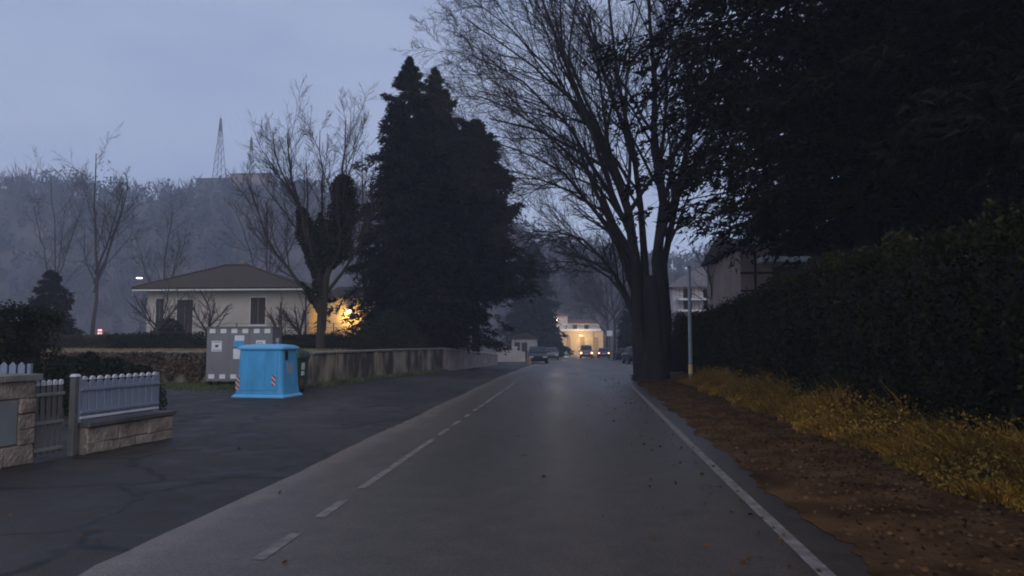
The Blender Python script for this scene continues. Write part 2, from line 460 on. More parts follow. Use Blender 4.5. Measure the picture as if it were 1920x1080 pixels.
def road_material():
    m = bpy.data.materials.new('road_asphalt'); m.use_nodes = True
    t = m.node_tree; b = t.nodes['Principled BSDF']
    c = t.nodes.new('ShaderNodeTexCoord')
    def noise(scale, detail=4, st=(1, 1, 1)):
        mpp = t.nodes.new('ShaderNodeMapping'); mpp.inputs['Scale'].default_value = st
        t.links.new(c.outputs['Object'], mpp.inputs['Vector'])
        n = t.nodes.new('ShaderNodeTexNoise'); n.inputs['Scale'].default_value = scale; n.inputs['Detail'].default_value = detail
        t.links.new(mpp.outputs['Vector'], n.inputs['Vector']); return n
    def ramp(src, stops):
        r = t.nodes.new('ShaderNodeValToRGB')
        while len(r.color_ramp.elements) < len(stops): r.color_ramp.elements.new(0.5)
        for e, (p, v) in zip(r.color_ramp.elements, stops):
            e.position = p; e.color = (*v, 1) if not np.isscalar(v) else (v, v, v, 1)
        t.links.new(src, r.inputs['Fac']); return r
    def mul(a, bb):
        x = t.nodes.new('ShaderNodeMix'); x.data_type = 'RGBA'; x.blend_type = 'MULTIPLY'; x.inputs[0].default_value = 1
        t.links.new(a, x.inputs[6]); t.links.new(bb, x.inputs[7]); return x.outputs[2]
    big = noise(0.5, 6, (1.6, 0.25, 1)); fine = noise(70, 4); mid = noise(3.0, 5)
    base = ramp(big.outputs['Fac'], [(0.3, (0.066, 0.049, 0.036)), (0.7, (0.082, 0.061, 0.046))])
    grit = ramp(fine.outputs['Fac'], [(0.32, 0.45), (0.68, 1.5)])
    patch = ramp(mid.outputs['Fac'], [(0.3, 0.80), (0.7, 1.12)])
    # worn pale strip along the left edge of the newer layer, by distance across the road with a ragged limit
    sx = t.nodes.new('ShaderNodeSeparateXYZ'); t.links.new(c.outputs['Object'], sx.inputs[0])
    wob = noise(0.9, 5); ad = t.nodes.new('ShaderNodeMath'); ad.operation = 'MULTIPLY_ADD'
    t.links.new(wob.outputs['Fac'], ad.inputs[0]); ad.inputs[1].default_value = 0.55; t.links.new(sx.outputs['X'], ad.inputs[2])
    mr = t.nodes.new('ShaderNodeMapRange'); mr.inputs[1].default_value = -3.45; mr.inputs[2].default_value = 2.4
    t.links.new(ad.outputs[0], mr.inputs[0])
    edge = ramp(mr.outputs[0], [(0.0, 2.1), (0.075, 2.3), (0.13, 1.4), (0.26, 1.18), (0.36, 0.98), (0.72, 0.92), (0.86, 1.0), (1.0, 0.7)])
    col = mul(mul(mul(base.outputs['Color'], grit.outputs['Color']), patch.outputs['Color']), edge.outputs['Color'])
    t.links.new(col, b.inputs['Base Color'])
    ro = t.nodes.new('ShaderNodeMapRange'); ro.inputs[1].default_value = 0.3; ro.inputs[2].default_value = 0.7; ro.inputs[3].default_value = 0.40; ro.inputs[4].default_value = 0.52
    t.links.new(big.outputs['Fac'], ro.inputs[0]); t.links.new(ro.outputs[0], b.inputs['Roughness'])
    b.inputs['Specular IOR Level'].default_value = 0.45
    bp = t.nodes.new('ShaderNodeBump'); bp.inputs['Strength'].default_value = 0.3; bp.inputs['Distance'].default_value = 0.01
    t.links.new(fine.outputs['Fac'], bp.inputs['Height']); t.links.new(bp.outputs['Normal'], b.inputs['Normal'])
    return m
M_ROAD = road_material()
def forecourt_material():
    m = bpy.data.materials.new('worn_forecourt_asphalt'); m.use_nodes = True
    t = m.node_tree; b = t.nodes['Principled BSDF']; c = t.nodes.new('ShaderNodeTexCoord')
    def noise(scale, detail, st=(1, 1, 1), dist=0.0):
        mpp = t.nodes.new('ShaderNodeMapping'); mpp.inputs['Scale'].default_value = st
        t.links.new(c.outputs['Object'], mpp.inputs['Vector'])
        n = t.nodes.new('ShaderNodeTexNoise'); n.inputs['Scale'].default_value = scale; n.inputs['Detail'].default_value = detail; n.inputs['Distortion'].default_value = dist
        t.links.new(mpp.outputs['Vector'], n.inputs['Vector']); return n
    def ramp(src, stops):
        r = t.nodes.new('ShaderNodeValToRGB')
        while len(r.color_ramp.elements) < len(stops): r.color_ramp.elements.new(0.5)
        for e, (p, v) in zip(r.color_ramp.elements, stops):
            e.position = p; e.color = (*v, 1) if not np.isscalar(v) else (v, v, v, 1)
        t.links.new(src, r.inputs['Fac']); return r.outputs['Color']
    def mul(a, bb):
        x = t.nodes.new('ShaderNodeMix'); x.data_type = 'RGBA'; x.blend_type = 'MULTIPLY'; x.inputs[0].default_value = 1
        t.links.new(a, x.inputs[6]); t.links.new(bb, x.inputs[7]); return x.outputs[2]
    big = noise(0.28, 7, (1, 0.7, 1), 0.6); mid = noise(1.7, 8, (1, 1, 1), 0.8); fine = noise(65, 4)
    col = ramp(big.outputs['Fac'], [(0.34, (0.026, 0.022, 0.019)), (0.5, (0.038, 0.031, 0.026)), (0.66, (0.062, 0.050, 0.041))])
    col = mul(col, ramp(mid.outputs['Fac'], [(0.33, 0.62), (0.5, 1.0), (0.68, 1.35)]))
    col = mul(col, ramp(fine.outputs['Fac'], [(0.32, 0.45), (0.68, 1.55)]))
    # cracks: thin dark lines between distorted cells, only in some places
    wv = noise(1.2, 4); vm = t.nodes.new('ShaderNodeVectorMath'); vm.operation = 'MULTIPLY_ADD'
    t.links.new(wv.outputs['Color'], vm.inputs[0]); vm.inputs[1].default_value = (0.9, 0.9, 0.0); t.links.new(c.outputs['Object'], vm.inputs[2])
    vo = t.nodes.new('ShaderNodeTexVoronoi'); vo.feature = 'DISTANCE_TO_EDGE'; vo.inputs['Scale'].default_value = 0.42
    t.links.new(vm.outputs[0], vo.inputs['Vector'])
    col = mul(col, ramp(vo.outputs['Distance'], [(0.0, 0.35), (0.012, 0.55), (0.02, 1.0)]))
    t.links.new(col, b.inputs['Base Color'])
    mr = t.nodes.new('ShaderNodeMapRange'); mr.inputs[1].default_value = 0.32; mr.inputs[2].default_value = 0.68; mr.inputs[3].default_value = 0.52; mr.inputs[4].default_value = 0.85
    t.links.new(mid.outputs['Fac'], mr.inputs[0]); t.links.new(mr.outputs[0], b.inputs['Roughness'])
    b.inputs['Specular IOR Level'].default_value = 0.3
    bp = t.nodes.new('ShaderNodeBump'); bp.inputs['Strength'].default_value = 0.35; bp.inputs['Distance'].default_value = 0.012
    t.links.new(fine.outputs['Fac'], bp.inputs['Height']); t.links.new(bp.outputs['Normal'], b.inputs['Normal'])
    return m
M_FORE = forecourt_material()

sheet('ground', lambda y: -420.0, lambda y: 370.0, YS, -0.02, M_EARTH, 12)
YR = np.concatenate([np.arange(-14, 31, 3), np.arange(33, 72, 3), np.arange(72, 190, 10)]).astype(float)
sheet('forecourt_pavement', lambda y: -22.0 if y < 24 else (-10.5 if y < 30 else -7.0), lambda y: -3.4 + 0.3, YR, 0.0, M_FORE, 6)
def x_right(y):                     # white edge line
    return float(np.interp(y, [-14, 5, 11, 22, 27, 36, 60, 190], [1.69, 1.70, 1.76, 1.93, 2.0, 2.2, 2.6, 3.6]))
_re = np.random.default_rng(77)
YRD = np.concatenate([np.arange(-14, 30, 0.3), np.arange(30, 72, 1.5), np.arange(72, 190, 10)]).astype(float)
sheet('road', lambda y: -3.4 + (0.02 * math.sin(y * 0.9) + _re.normal() * 0.012 if y < 60 else -(y - 60) * 0.004), lambda y: x_right(y) + 0.55 + float(np.interp(y, [34, 40], [0, 2.6])), YRD, 0.006, M_ROAD, 5)
# leaf-covered verge, slightly uneven
def verge():
    rng = np.random.default_rng(3)
    ys = np.arange(-10, 36.1, 0.12); xs = np.linspace(0, 1, 18)
    V = []
    for y in ys:
        x0 = x_right(y) + 0.34 + 0.05 * math.sin(y * 1.3) + 0.03 * math.sin(y * 4.1 + 1) + rng.normal() * 0.03; x1 = 7.5
        for u in xs:
            x = x0 + (x1 - x0) * u
            V.append((x, y, 0.012 + gzf(y) + 0.05 * min(1, u * 6) + max(0, x - 4.0) * 0.16 * min(1, max(0, x - 4.0)) + rng.normal() * 0.008 * min(1, u * 8)))
    n = len(xs)
    Fq = [(i * n + k, i * n + k + 1, (i + 1) * n + k + 1, (i + 1) * n + k) for i in range(len(ys) - 1) for k in range(n - 1)]
    return struct(link_mesh('verge', np_mesh('verge', V, [np.array(Fq)]), M_LEAFDIRT, None, True))
verge()

# road markings
def marking(name, x_of, y0, y1, w, label=None):
    n = max(2, int((y1 - y0) / 1.0) + 1); ys = np.linspace(y0, y1, n)
    V = []
    for y in ys:
        V += [(x_of(y) - w / 2, y, gzf(y) + 0.0105), (x_of(y) + w / 2, y, gzf(y) + 0.0105)]
    Fq = [(2 * i, 2 * i + 1, 2 * i + 3, 2 * i + 2) for i in range(n - 1)]
    return struct(link_mesh(name, np_mesh(name, V, [np.array(Fq)]), M_PAINT))
for a, b_ in ((1.6, 4.4), (5.41, 6.16), (6.72, 7.45), (8.07, 12.17), (12.7, 13.65), (14.2, 15.0), (15.7, 16.4), (17.0, 17.7), (18.1, 18.8), (19.3, 23.6), (24.6, 29.5), (31, 36), (38, 43), (46, 51)):
    marking('lane_dash', lambda y: -2.32, a, b_, 0.10)
marking('edge_line', x_right, -8, 27.6, 0.115)

# hill behind, ridge read off the skyline
RIDGE_PX = [(-700, 300), (0, 338), (45, 334), (90, 347), (130, 352), (180, 366), (240, 360), (290, 368), (330, 366), (380, 352), (430, 348), (500, 344), (560, 350), (600, 358), (700, 378), (850, 415), (1000, 462), (1100, 482), (1300, 505), (1900, 520), (2600, 520)]
RX = np.array([(p - 1078) / F_PX * 300 for p, _ in RIDGE_PX]); RZ = np.array([1.6 + (640 - q) / F_PX * 300 for _, q in RIDGE_PX])
def hill_z(x, y):
    r = np.interp(x, RX, RZ)
    u = np.clip((y - 188) / 112, 0, 1.6)
    s = np.where(u < 1, u * u * (3 - 2 * u) * 0.6 + u * 0.4, 1 - (u - 1) ** 2 * 0.5)
    return -3 + (r + 3) * s + np.sin(x * 0.05 + y * 0.03) * 1.5 * np.minimum(u, 1)
def build_hill():
    xs = np.linspace(-380, 330, 72); ys = np.linspace(186, 360, 30)
    X, Yg = np.meshgrid(xs, ys); Z = hill_z(X, Yg)
    V = np.stack([X, Yg, Z], -1).reshape(-1, 3); n = len(xs)
    i = np.arange(len(ys) - 1)[:, None] * n; k = np.arange(n - 1)[None]
    Fq = np.stack([i + k, i + k + 1, i + n + k + 1, i + n + k], -1).reshape(-1, 4)
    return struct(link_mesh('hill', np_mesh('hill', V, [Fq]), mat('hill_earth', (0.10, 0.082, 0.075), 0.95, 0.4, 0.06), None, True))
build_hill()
def hill_wood():
    rng = np.random.default_rng(11)
    n = 3000
    x = rng.uniform(-330, 160, n); y = 192 + 122 * rng.random(n) ** 0.8
    z = hill_z(x, y)
    keep = ~((y > 293) & (y < 306) & (x > -162) & (x < -124))                 # open ground round the hilltop houses
    x, y, z = x[keep], y[keep], z[keep]; n = len(x)
    h = rng.uniform(5, 12, n) * (1 + 0.35 * np.sin(x * 0.045 + 1) * np.sin(y * 0.06)) * np.where(rng.random(n) < 0.15, 1.45, 1)
    ever = rng.random(n) < 0.30 + 0.22 * np.sin(x * 0.031) * np.sin(y * 0.05 + 1)
    out = []
    B = np.stack([x, y, z], 1)
    # bare trees: fans of thin rising twigs
    k = 28
    bi = np.repeat(np.where(~ever)[0], k); m = len(bi)
    t = rng.uniform(0.25, 0.85, m); az = rng.random(m) * 6.283; spread = rng.uniform(0.1, 0.55, m)
    D = np.stack([np.cos(az) * spread, np.sin(az) * spread, np.ones(m)], 1)
    C = B[bi] + D * (h[bi] * t * 0.75)[:, None]
    out.append(leaves(C, 1.0, rng, D, 0.055, 0.3))
    v, f = out[0]; v = v.reshape(-1, 4, 3); c = v.mean(1, keepdims=True); out[0] = (((v - c) * (h[bi] * 0.42)[:, None, None] + c).reshape(-1, 3), f)
    # evergreens and ivy-clad trees: ragged clumps
    k = 42
    bi = np.repeat(np.where(ever)[0], k); m = len(bi)
    D = unit(rng.normal(size=(m, 3))) * (rng.random((m, 1)) ** 0.4)
    C = B[bi] + D * np.stack([h[bi] * 0.24, h[bi] * 0.24, h[bi] * 0.45], 1) + np.stack([0 * bi, 0 * bi, h[bi] * 0.48], 1)
    out.append(leaves(C, 1.5, rng, None, 0.6))
    V, Fs = merge(out)
    o = link_mesh('wood', np_mesh('wood', V, Fs), mat('haze_tinted_wood', (0.098, 0.084, 0.100), 0.95, 0.45, 0.02, island=0.25, col2=(0.045, 0.058, 0.080), contrast=(0.38, 0.62)))  # bluish colour carries part of the haze over the bare wood
    tag(o, 'bare winter wood covering the misty hillside', 'wood', kind='stuff')
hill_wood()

# ------------------------------------------------------------------ left gate, pier and fence
M_STONE = mat('warm_stone', (0.27, 0.215, 0.18), 0.95, 0.45, 4.0, 1.0, 20)
M_STONE_2 = mat('buff_stone', (0.25, 0.21, 0.175), 0.95, 0.45, 5.0, 1.0, 22)
M_STONE_D = mat('grey_stone', (0.20, 0.185, 0.17), 0.9, 0.3, 3.0, 0.7, 14)
M_MORTAR = mat('mortar', (0.17, 0.145, 0.125), 0.95, 0.3, 8.0, 0.5)
M_SLATE = mat('cap_slab', (0.085, 0.08, 0.078), 0.75, 0.3, 3.0, 0.5, 20)
M_PALEBLUE = mat('pale_blue_paint', (0.215, 0.255, 0.33), 0.5, 0.15, 2.0, island=0.08)
M_TIP = mat('white_tip_paint', (0.56, 0.56, 0.58), 0.5, 0.1)
M_GREYWOOD = mat('weathered_grey_paint', (0.13, 0.125, 0.125), 0.75, 0.25, 5.0, 0.3, 25, stretch=(3, 3, 0.4))
M_METERDOOR = mat('grey_sheet_metal', (0.19, 0.205, 0.21), 0.5, 0.12, 3.0)
WX = -6.86
WR = -0.098                        # the garden wall runs slightly towards the road

def stone_blocks(parent, x0, x1, y0, y1, z0, z1, rows, ncol, rng, m, proud=0.02, pools=None):
    """Separate stones on the road-facing side (x1) of a wall core."""
    zh = (z1 - z0) / rows
    for r_ in range(rows):
        cuts = np.sort(np.concatenate([[y0, y1], y0 + (y1 - y0) * (np.arange(1, ncol) + rng.uniform(-0.25, 0.25, ncol - 1) + (0.35 if r_ % 2 else 0)) / ncol]))
        for a, b2 in zip(cuts[:-1], cuts[1:]):
            if b2 - a < 0.05: continue
            g = 0.005; p = proud + rng.uniform(-0.008, 0.012)
            mb = MB().box(x1 - 0.05, x1 + p, a + g, b2 - g, z0 + r_ * zh + g, z0 + (r_ + 1) * zh - g)
            mb.v = [(vx + rng.normal() * 0.004, vy + rng.normal() * 0.009, vz + rng.normal() * 0.009) for vx, vy, vz in mb.v]
            mb.build('stone', (m, m, M_STONE_2)[rng.integers(0, 3)], parent, bevel=0.014, seg=2)

def gate_pier():
    rng = np.random.default_rng(21)
    t = thing('stone_gate_pier', 'stone pier with flat cap slab and grey meter door left of the gate', 'pier', (-7.41, 8.54, 0), WR)
    ox, oy = WX - 0.2, 8.6
    y0, y1 = 7.4 - oy, 9.5 - oy
    MB().box(-0.22, 0.17, y0, y1 - 0.01, 0.0, 1.08).build('core', M_MORTAR, t)
    # stones framing the meter door
    stone_blocks(t, 0, 0.18, y0, y1, 0.0, 0.26, 1, 4, rng, M_STONE)
    stone_blocks(t, 0, 0.18, y1 - 0.26, y1, 0.26, 0.86, 3, 1, rng, M_STONE)
    stone_blocks(t, 0, 0.18, y0, y0 + 0.28, 0.26, 0.86, 3, 1, rng, M_STONE)
    stone_blocks(t, 0, 0.18, y0, y1, 0.86, 1.08, 1, 3, rng, M_STONE)
    d = MB().box(0.165, 0.19, y0 + 0.30, y1 - 0.28, 0.28, 0.84).build('meter_door', M_METERDOOR, t, bevel=0.006)
    MB().box(0.188, 0.196, -0.05, -0.04, 0.30, 0.82).build('seam', M_SLATE, d)
    MB().box(0.188, 0.205, 0.05, 0.09, 0.52, 0.58).build('latch', M_SLATE, d, bevel=0.004)
    for a, b2 in ((y0 - 0.04, -0.3), (-0.29, 0.32), (0.33, y1 + 0.05)):
        MB().box(-0.28, 0.25, a, b2, 1.083, 1.17).build('cap_stone', M_STONE_D, t, bevel=0.012)
    # short run of stone face on the far end
    MB().box(-0.2, 0.15, y1 - 0.012, y1 + 0.02, 0.0, 1.07).build('end_stone', M_STONE, t, bevel=0.01)
gate_pier()

def picket_shape(mb, x, y, z0, z1, w, th=0.02):
    """A flat board, long in y (along the fence), with a rounded-off pointed top."""
    prof = [(-w / 2, z0), (w / 2, z0), (w / 2, z1 - w * 0.35), (w * 0.28, z1 - w * 0.1), (0, z1), (-w * 0.28, z1 - w * 0.1), (-w / 2, z1 - w * 0.35)]
    return mb.prism([(y + p[0], p[1]) for p in prof], 'x', x - th / 2, x + th / 2)
def shared(name, me, parent, loc, rot=None):
    o = bpy.data.objects.new(name, me); COL.objects.link(o); o.parent = parent; o.location = loc
    if rot: o.rotation_euler = rot
    return o

def gate():
    t = thing('garden_gate', 'narrow grey picket gate with white tips beside stone pier', 'gate', (-7.20, 9.45, 0), WR)
    L = 0.50
    me = me2 = None
    for k in range(5):
        y = 0.045 + k * (L - 0.09) / 4
        if me is None:
            a = picket_shape(MB(), 0, 0, 0.06, 1.0, 0.06).build('picket', M_GREYWOOD, t); a.location = (0.02, y, 0); me = a.data
            b = picket_shape(MB(), 0, 0, 1.003, 1.075, 0.062, 0.026).build('tip', M_TIP, a); me2 = b.data
        else:
            a = shared('picket', me, t, (0.02, y, 0)); shared('tip', me2, a, (0, 0, 0))
    for z in (0.12, 0.48, 0.86):
        MB().box(0.032, 0.055, 0.0, L, z, z + 0.045).build('rail', mat('gate_rail_paint', (0.19, 0.185, 0.185), 0.7, 0.2, 4.0), t, bevel=0.004)
    MB().box(0.032, 0.062, L - 0.06, L - 0.02, 0.56, 0.67).build('latch', M_SLATE, t, bevel=0.005)
    p = thing('gate_post', 'square grey gate post with pale cap between gate and blue fence', 'post', (-7.02, 10.03, 0), WR)
    MB().box(-0.045, 0.045, -0.05, 0.05, 0, 1.10).build('shaft', mat('post_grey', (0.11, 0.11, 0.108), 0.7, 0.2, 4.0, 0.2), p, bevel=0.012)
    MB().box(-0.055, 0.055, -0.06, 0.06, 1.102, 1.14, 0.02).build('cap', M_TIP, p, bevel=0.008)
gate()

def low_wall():
    rng = np.random.default_rng(5)
    t = thing('low_stone_wall', 'low warm stone wall with dark cap slabs under the blue fence', 'wall', (-6.785, 11.05, 0), WR)
    y0, y1 = -0.93, 0.98
    MB().box(-0.30, -0.01, y0, y1, -0.02, 0.385).build('core', M_MORTAR, t)
    stone_blocks(t, 0, 0.0, y0, y1, 0.0, 0.15, 1, 4, rng, M_STONE)
    stone_blocks(t, 0, 0.0, y0, y1, 0.15, 0.38, 1, 3, rng, M_STONE)
    for k in range(4):
        a = y0 - 0.03 + k * (y1 - y0 + 0.06) / 4
        MB().box(-0.34, 0.06, a + 0.003, a + (y1 - y0 + 0.06) / 4 - 0.003, 0.388, 0.45).build('cap_stone', M_SLATE, t, bevel=0.01)
    for k in range(2):
        MB().box(-0.28, -0.03, y1 - 0.03, y1 + 0.02, k * 0.19 + 0.01, k * 0.19 + 0.18).build('stone', M_STONE, t, bevel=0.012, seg=1)
    f = thing('picket_fence', 'pale blue picket fence with white tips on the low stone wall', 'fence', (-6.91, 10.98, 0.45), WR)
    L0, L1 = -0.90, 0.80; n = 11; me = me2 = None
    for k in range(n):
        y = L0 + 0.08 + k * (L1 - L0 - 0.16) / (n - 1)
        if me is None:
            a = picket_shape(MB(), 0, 0, 0.10, 0.60, 0.125).build('picket', M_PALEBLUE, f); a.location = (0.02, y, 0); me = a.data
            b = picket_shape(MB(), 0, 0, 0.603, 0.655, 0.10, 0.03).build('tip', M_TIP, a); me2 = b.data
        else:
            a = shared('picket', me, f, (0.02, y, 0)); shared('tip', me2, a, (0, 0, 0))
    for z in (0.13, 0.45):
        MB().box(0.032, 0.058, L0, L1, z, z + 0.045).build('rail', M_PALEBLUE, f, bevel=0.005)
    MB().box(-0.02, 0.06, L0, L1, 0.055, 0.085).build('bottom_rail', M_TIP, f, bevel=0.005)
    for y in (L0, L1):
        MB().box(-0.03, 0.03, y - 0.03, y + 0.03, 0, 0.64).build('post', M_PALEBLUE, f, bevel=0.005)
low_wall()

def back_fence():
    f = thing('picket_fence', 'short run of pale blue picket fence glimpsed behind the stone pier', 'fence', (-10.05, 12.0, 0))
    me = None
    for k in range(9):
        x = -0.6 + k * 0.16
        if me is None:
            mb = MB(); w = 0.12
            prof = [(-w / 2, 0.1), (w / 2, 0.1), (w / 2, 1.19), (0, 1.25), (-w / 2, 1.19)]
            a = mb.prism(prof, 'y', -0.01, 0.01).build('picket', M_PALEBLUE, f); a.location = (x, 0, 0); me = a.data
        else:
            shared('picket', me, f, (x, 0, 0))
    for z in (0.3, 1.0):
        MB().box(-0.7, 0.8, 0.012, 0.04, z, z + 0.05).build('rail', M_PALEBLUE, f)
    for x in (-0.7, 0.8):
        MB().box(x - .03, x + .03, 0.012, 0.07, 0, 1.22).build('post', M_PALEBLUE, f)
back_fence()

rng0 = np.random.default_rng(99)
hedge('big boxy dark evergreen hedge at the left edge behind the fence', [(-18.0, 15.6), (-11.55, 15.2)], 1.7, 2.28, 24000, 0.085, np.random.default_rng(17), m=M_LAUREL, amp=0.07)
shrub('low dark shrub spreading behind the pale blue fence', (-11.0, 16.2, 0), 1.5, 1.0, 1.05, 14000, 0.08, rng0)
shrub('small brownish shrub at the foot of the grass bank', (-13.2, 20.0, 0), 1.7, 1.0, 0.75, 9000, 0.08, rng0, m=mat('brown_shrub_leaves', (0.06, 0.048, 0.032), 0.8, 0.4, 1.5, island=0.4))

# ------------------------------------------------------------------ retaining wall, bank behind it
M_CONC = mat('stained_concrete', (0.31, 0.265, 0.205), 0.95, 0.5, 1.5, 0.5, 12, col2=(0.05, 0.044, 0.038), stretch=(1, 1, 0.4), contrast=(0.4, 0.66), detail=7)
M_CONC_PINK = mat('pinkish_render', (0.30, 0.235, 0.215), 0.9, 0.25, 1.5, 0.3, 10)
M_CAP = mat('mossy_cap', (0.19, 0.19, 0.165), 0.9, 0.3, 2.0, 0.4, 14)
def wall_run(label, a, b, h0, h1, n, m, mcap, name='retaining_wall', piers=True):
    a = Vector(a); b = Vector(b)
    t = thing(name, label, 'wall', (a.x, a.y, 0), math.atan2(b.y - a.y, b.x - a.x))
    L = (b - a).length; seg = L / n
    for k in range(n):
        hh0 = h0 + (h1 - h0) * k / n; hh1 = h0 + (h1 - h0) * (k + 1) / n
        za = gzf(a.y + (b.y - a.y) * k / n); zb = gzf(a.y + (b.y - a.y) * (k + 1) / n)
        x0, x1 = k * seg + 0.012, (k + 1) * seg - 0.012
        v = [(x0, -0.02, za - 0.05), (x1, -0.02, zb - 0.05), (x1, 0.25, zb - 0.05), (x0, 0.25, za - 0.05), (x0, 0, za + hh0), (x1, 0, zb + hh1), (x1, 0.25, zb + hh1), (x0, 0.25, za + hh0)]
        ff = [(3, 2, 1, 0), (4, 5, 6, 7), (0, 1, 5, 4), (1, 2, 6, 5), (2, 3, 7, 6), (3, 0, 4, 7)]
        MB().add(v, ff).build('panel', m, t, bevel=0.01, seg=1)
        v = [(x0 - .008, -0.06, za + hh0 + 0.003), (x1 + .008, -0.06, zb + hh1 + 0.003), (x1 + .008, 0.31, zb + hh1 + 0.003), (x0 - .008, 0.31, za + hh0 + 0.003),
             (x0 - .008, -0.06, za + hh0 + 0.075), (x1 + .008, -0.06, zb + hh1 + 0.075), (x1 + .008, 0.31, zb + hh1 + 0.09), (x0 - .008, 0.31, za + hh0 + 0.09)]
        MB().add(v, ff).build('cap_stone', mcap, t, bevel=0.01, seg=1)
        if piers and k > 0:
            MB().box(k * seg - 0.09, k * seg + 0.09, -0.07, 0.0, za - 0.05, za + hh0 - 0.02).build('pier', m, t, bevel=0.01, seg=1)
    return t
WA = (-9.3, 26.0); WB = (-7.2, 40.5); WC = (-6.0, 58.0)
wall_run('stained concrete retaining wall with mossy cap right of the green bin', WA, WB, 1.14, 1.2, 8, M_CONC, M_CAP)
wall_run('pinkish rendered garden wall stepping down towards the white gateway', (WB[0] + .02, WB[1] + .05), WC, 1.22, 0.75, 5, M_CONC_PINK, mat('pale_cap', (0.42, 0.36, 0.34), 0.8, 0.2), name='garden_wall', piers=False)
wall_run('retaining wall overgrown with brown creeper behind the grey cabinet', (-26.0, 28.6), (WA[0] - 0.03, WA[1] - 0.0), 1.12, 1.14, 8, M_CONC, M_CAP)

def bank():
    rng = np.random.default_rng(8)
    xs = np.linspace(-60, -6.5, 40); V = []; F = []
    u = np.linspace(0, 1, 14); n = len(u)
    def wall_y(x):
        return float(np.interp(x, [-60, -26, -9.3, -7.2, -6.5], [32, 28.6, 26.0, 40.5, 52])) + 0.2
    for x in xs:
        y0 = wall_y(x)
        for k in u:
            y = y0 + (70 - y0) * k ** 1.6
            V.append((x, y, 1.05 + 0.16 * min(1, k * 5) - 0.006 * (y - y0) * (x > -12) + rng.normal() * 0.02))
    for i in range(len(xs) - 1):
        for k in range(n - 1):
            F.append((i * n + k, (i + 1) * n + k, (i + 1) * n + k + 1, i * n + k + 1))
    struct(link_mesh('grass_bank', np_mesh('grass_bank', V, [np.array(F)]), mat('dry_lawn', (0.15, 0.135, 0.075), 0.95, 0.4, 0.7, 0.5, 8), None, True))
bank()

def blades(name, label, P, h, rng, m, w=0.02, lean=0.45):
    """Grass blades: bent tapering strips of two quads."""
    n = len(P); hh = h * rng.uniform(0.5, 1.25, n)
    az = rng.random(n) * 6.283; s = np.stack([np.cos(az), np.sin(az), np.zeros(n)], 1)
    az2 = rng.random(n) * 6.283; l = np.stack([np.cos(az2), np.sin(az2), np.zeros(n)], 1) * (np.abs(rng.normal(size=n)) * lean * hh)[:, None]
    up = np.array([[0, 0, 1.0]])
    ww = w * rng.uniform(0.6, 1.4, n)[:, None]
    mid = P + up * (hh * 0.55)[:, None] + l * 0.35; tip = P + up * (hh * 0.92)[:, None] + l
    V = np.stack([P - s * ww / 2, P + s * ww / 2, mid + s * ww * 0.4, mid - s * ww * 0.4, tip], 1).reshape(-1, 3)
    b = np.arange(n)[:, None] * 5
    return np_mesh(name, V, [np.concatenate([b, b + 1, b + 2, b + 3], 1), np.concatenate([b + 3, b + 2, b + 4], 1)])

rng = np.random.default_rng(31)
n = 16000
x = rng.uniform(-27, -9.6, n); y = np.interp(x, [-26, -9.3], [28.9, 26.3]) + rng.random(n) ** 1.3 * 6
tag(link_mesh('dry_grass', blades('dry_grass', '', np.stack([x, y, np.full(n, 1.08)], 1), 0.22, rng, None, 0.03), mat('straw_grass', (0.26, 0.215, 0.11), 0.9, 0.3, 1.0, island=0.35)),
    'pale dry grass on top of the bank behind the wall', 'grass', kind='stuff')
# creeper hanging down the left wall
n = 15000
s = rng.random(n); x = -26 + 16.3 * s; y = np.interp(x, [-26, -9.3], [28.6, 26.0]) - 0.08 - rng.random(n) ** 2 * 0.22
z = 1.2 - rng.random(n) ** 0.9 * (0.55 + 0.5 * (np.sin(x * 2.1) * 0.5 + 0.5) + 0.25 * np.sin(x * 5.3))
V, Fq = leaves(np.stack([x, y, np.maximum(z, 0.02)], 1), 0.10, rng, None, 0.6)
tag(link_mesh('wall_creeper', np_mesh('wall_creeper', V, [Fq]), mat('brown_creeper', (0.12, 0.082, 0.055), 0.85, 0.45, 1.3, island=0.45)), 'brown withered creeper hanging over the wall left of the cabinet', 'creeper', kind='stuff')
# green grass at the foot of the wall and round the bins
n = 14000
x = rng.uniform(-20, -9.0, n); y = np.interp(x, [-26, -9.3], [28.4, 25.8]) - np.abs(rng.normal(size=n)) * 1.1
tag(link_mesh('grass', blades('grass', '', np.stack([x, y, np.zeros(n)], 1), 0.13, rng, None, 0.025), mat('green_grass', (0.085, 0.105, 0.045), 0.9, 0.35, 1.0, island=0.35)),
    'short green grass at the foot of the wall by the bins', 'grass', kind='stuff')
# weeds along the foot of the retaining wall
n = 5000
s = rng.random(n) ; x = WA[0] + (WB[0] - WA[0]) * s + np.abs(rng.normal(size=n)) * 0.12 + 0.1; y = WA[1] + (WB[1] - WA[1]) * s
tag(link_mesh('weeds', blades('weeds', '', np.stack([x, y, gz(y)], 1), 0.16, rng, None, 0.03), MATS['green_grass']), 'tufts of weeds along the foot of the stained concrete wall', 'weeds', kind='stuff')

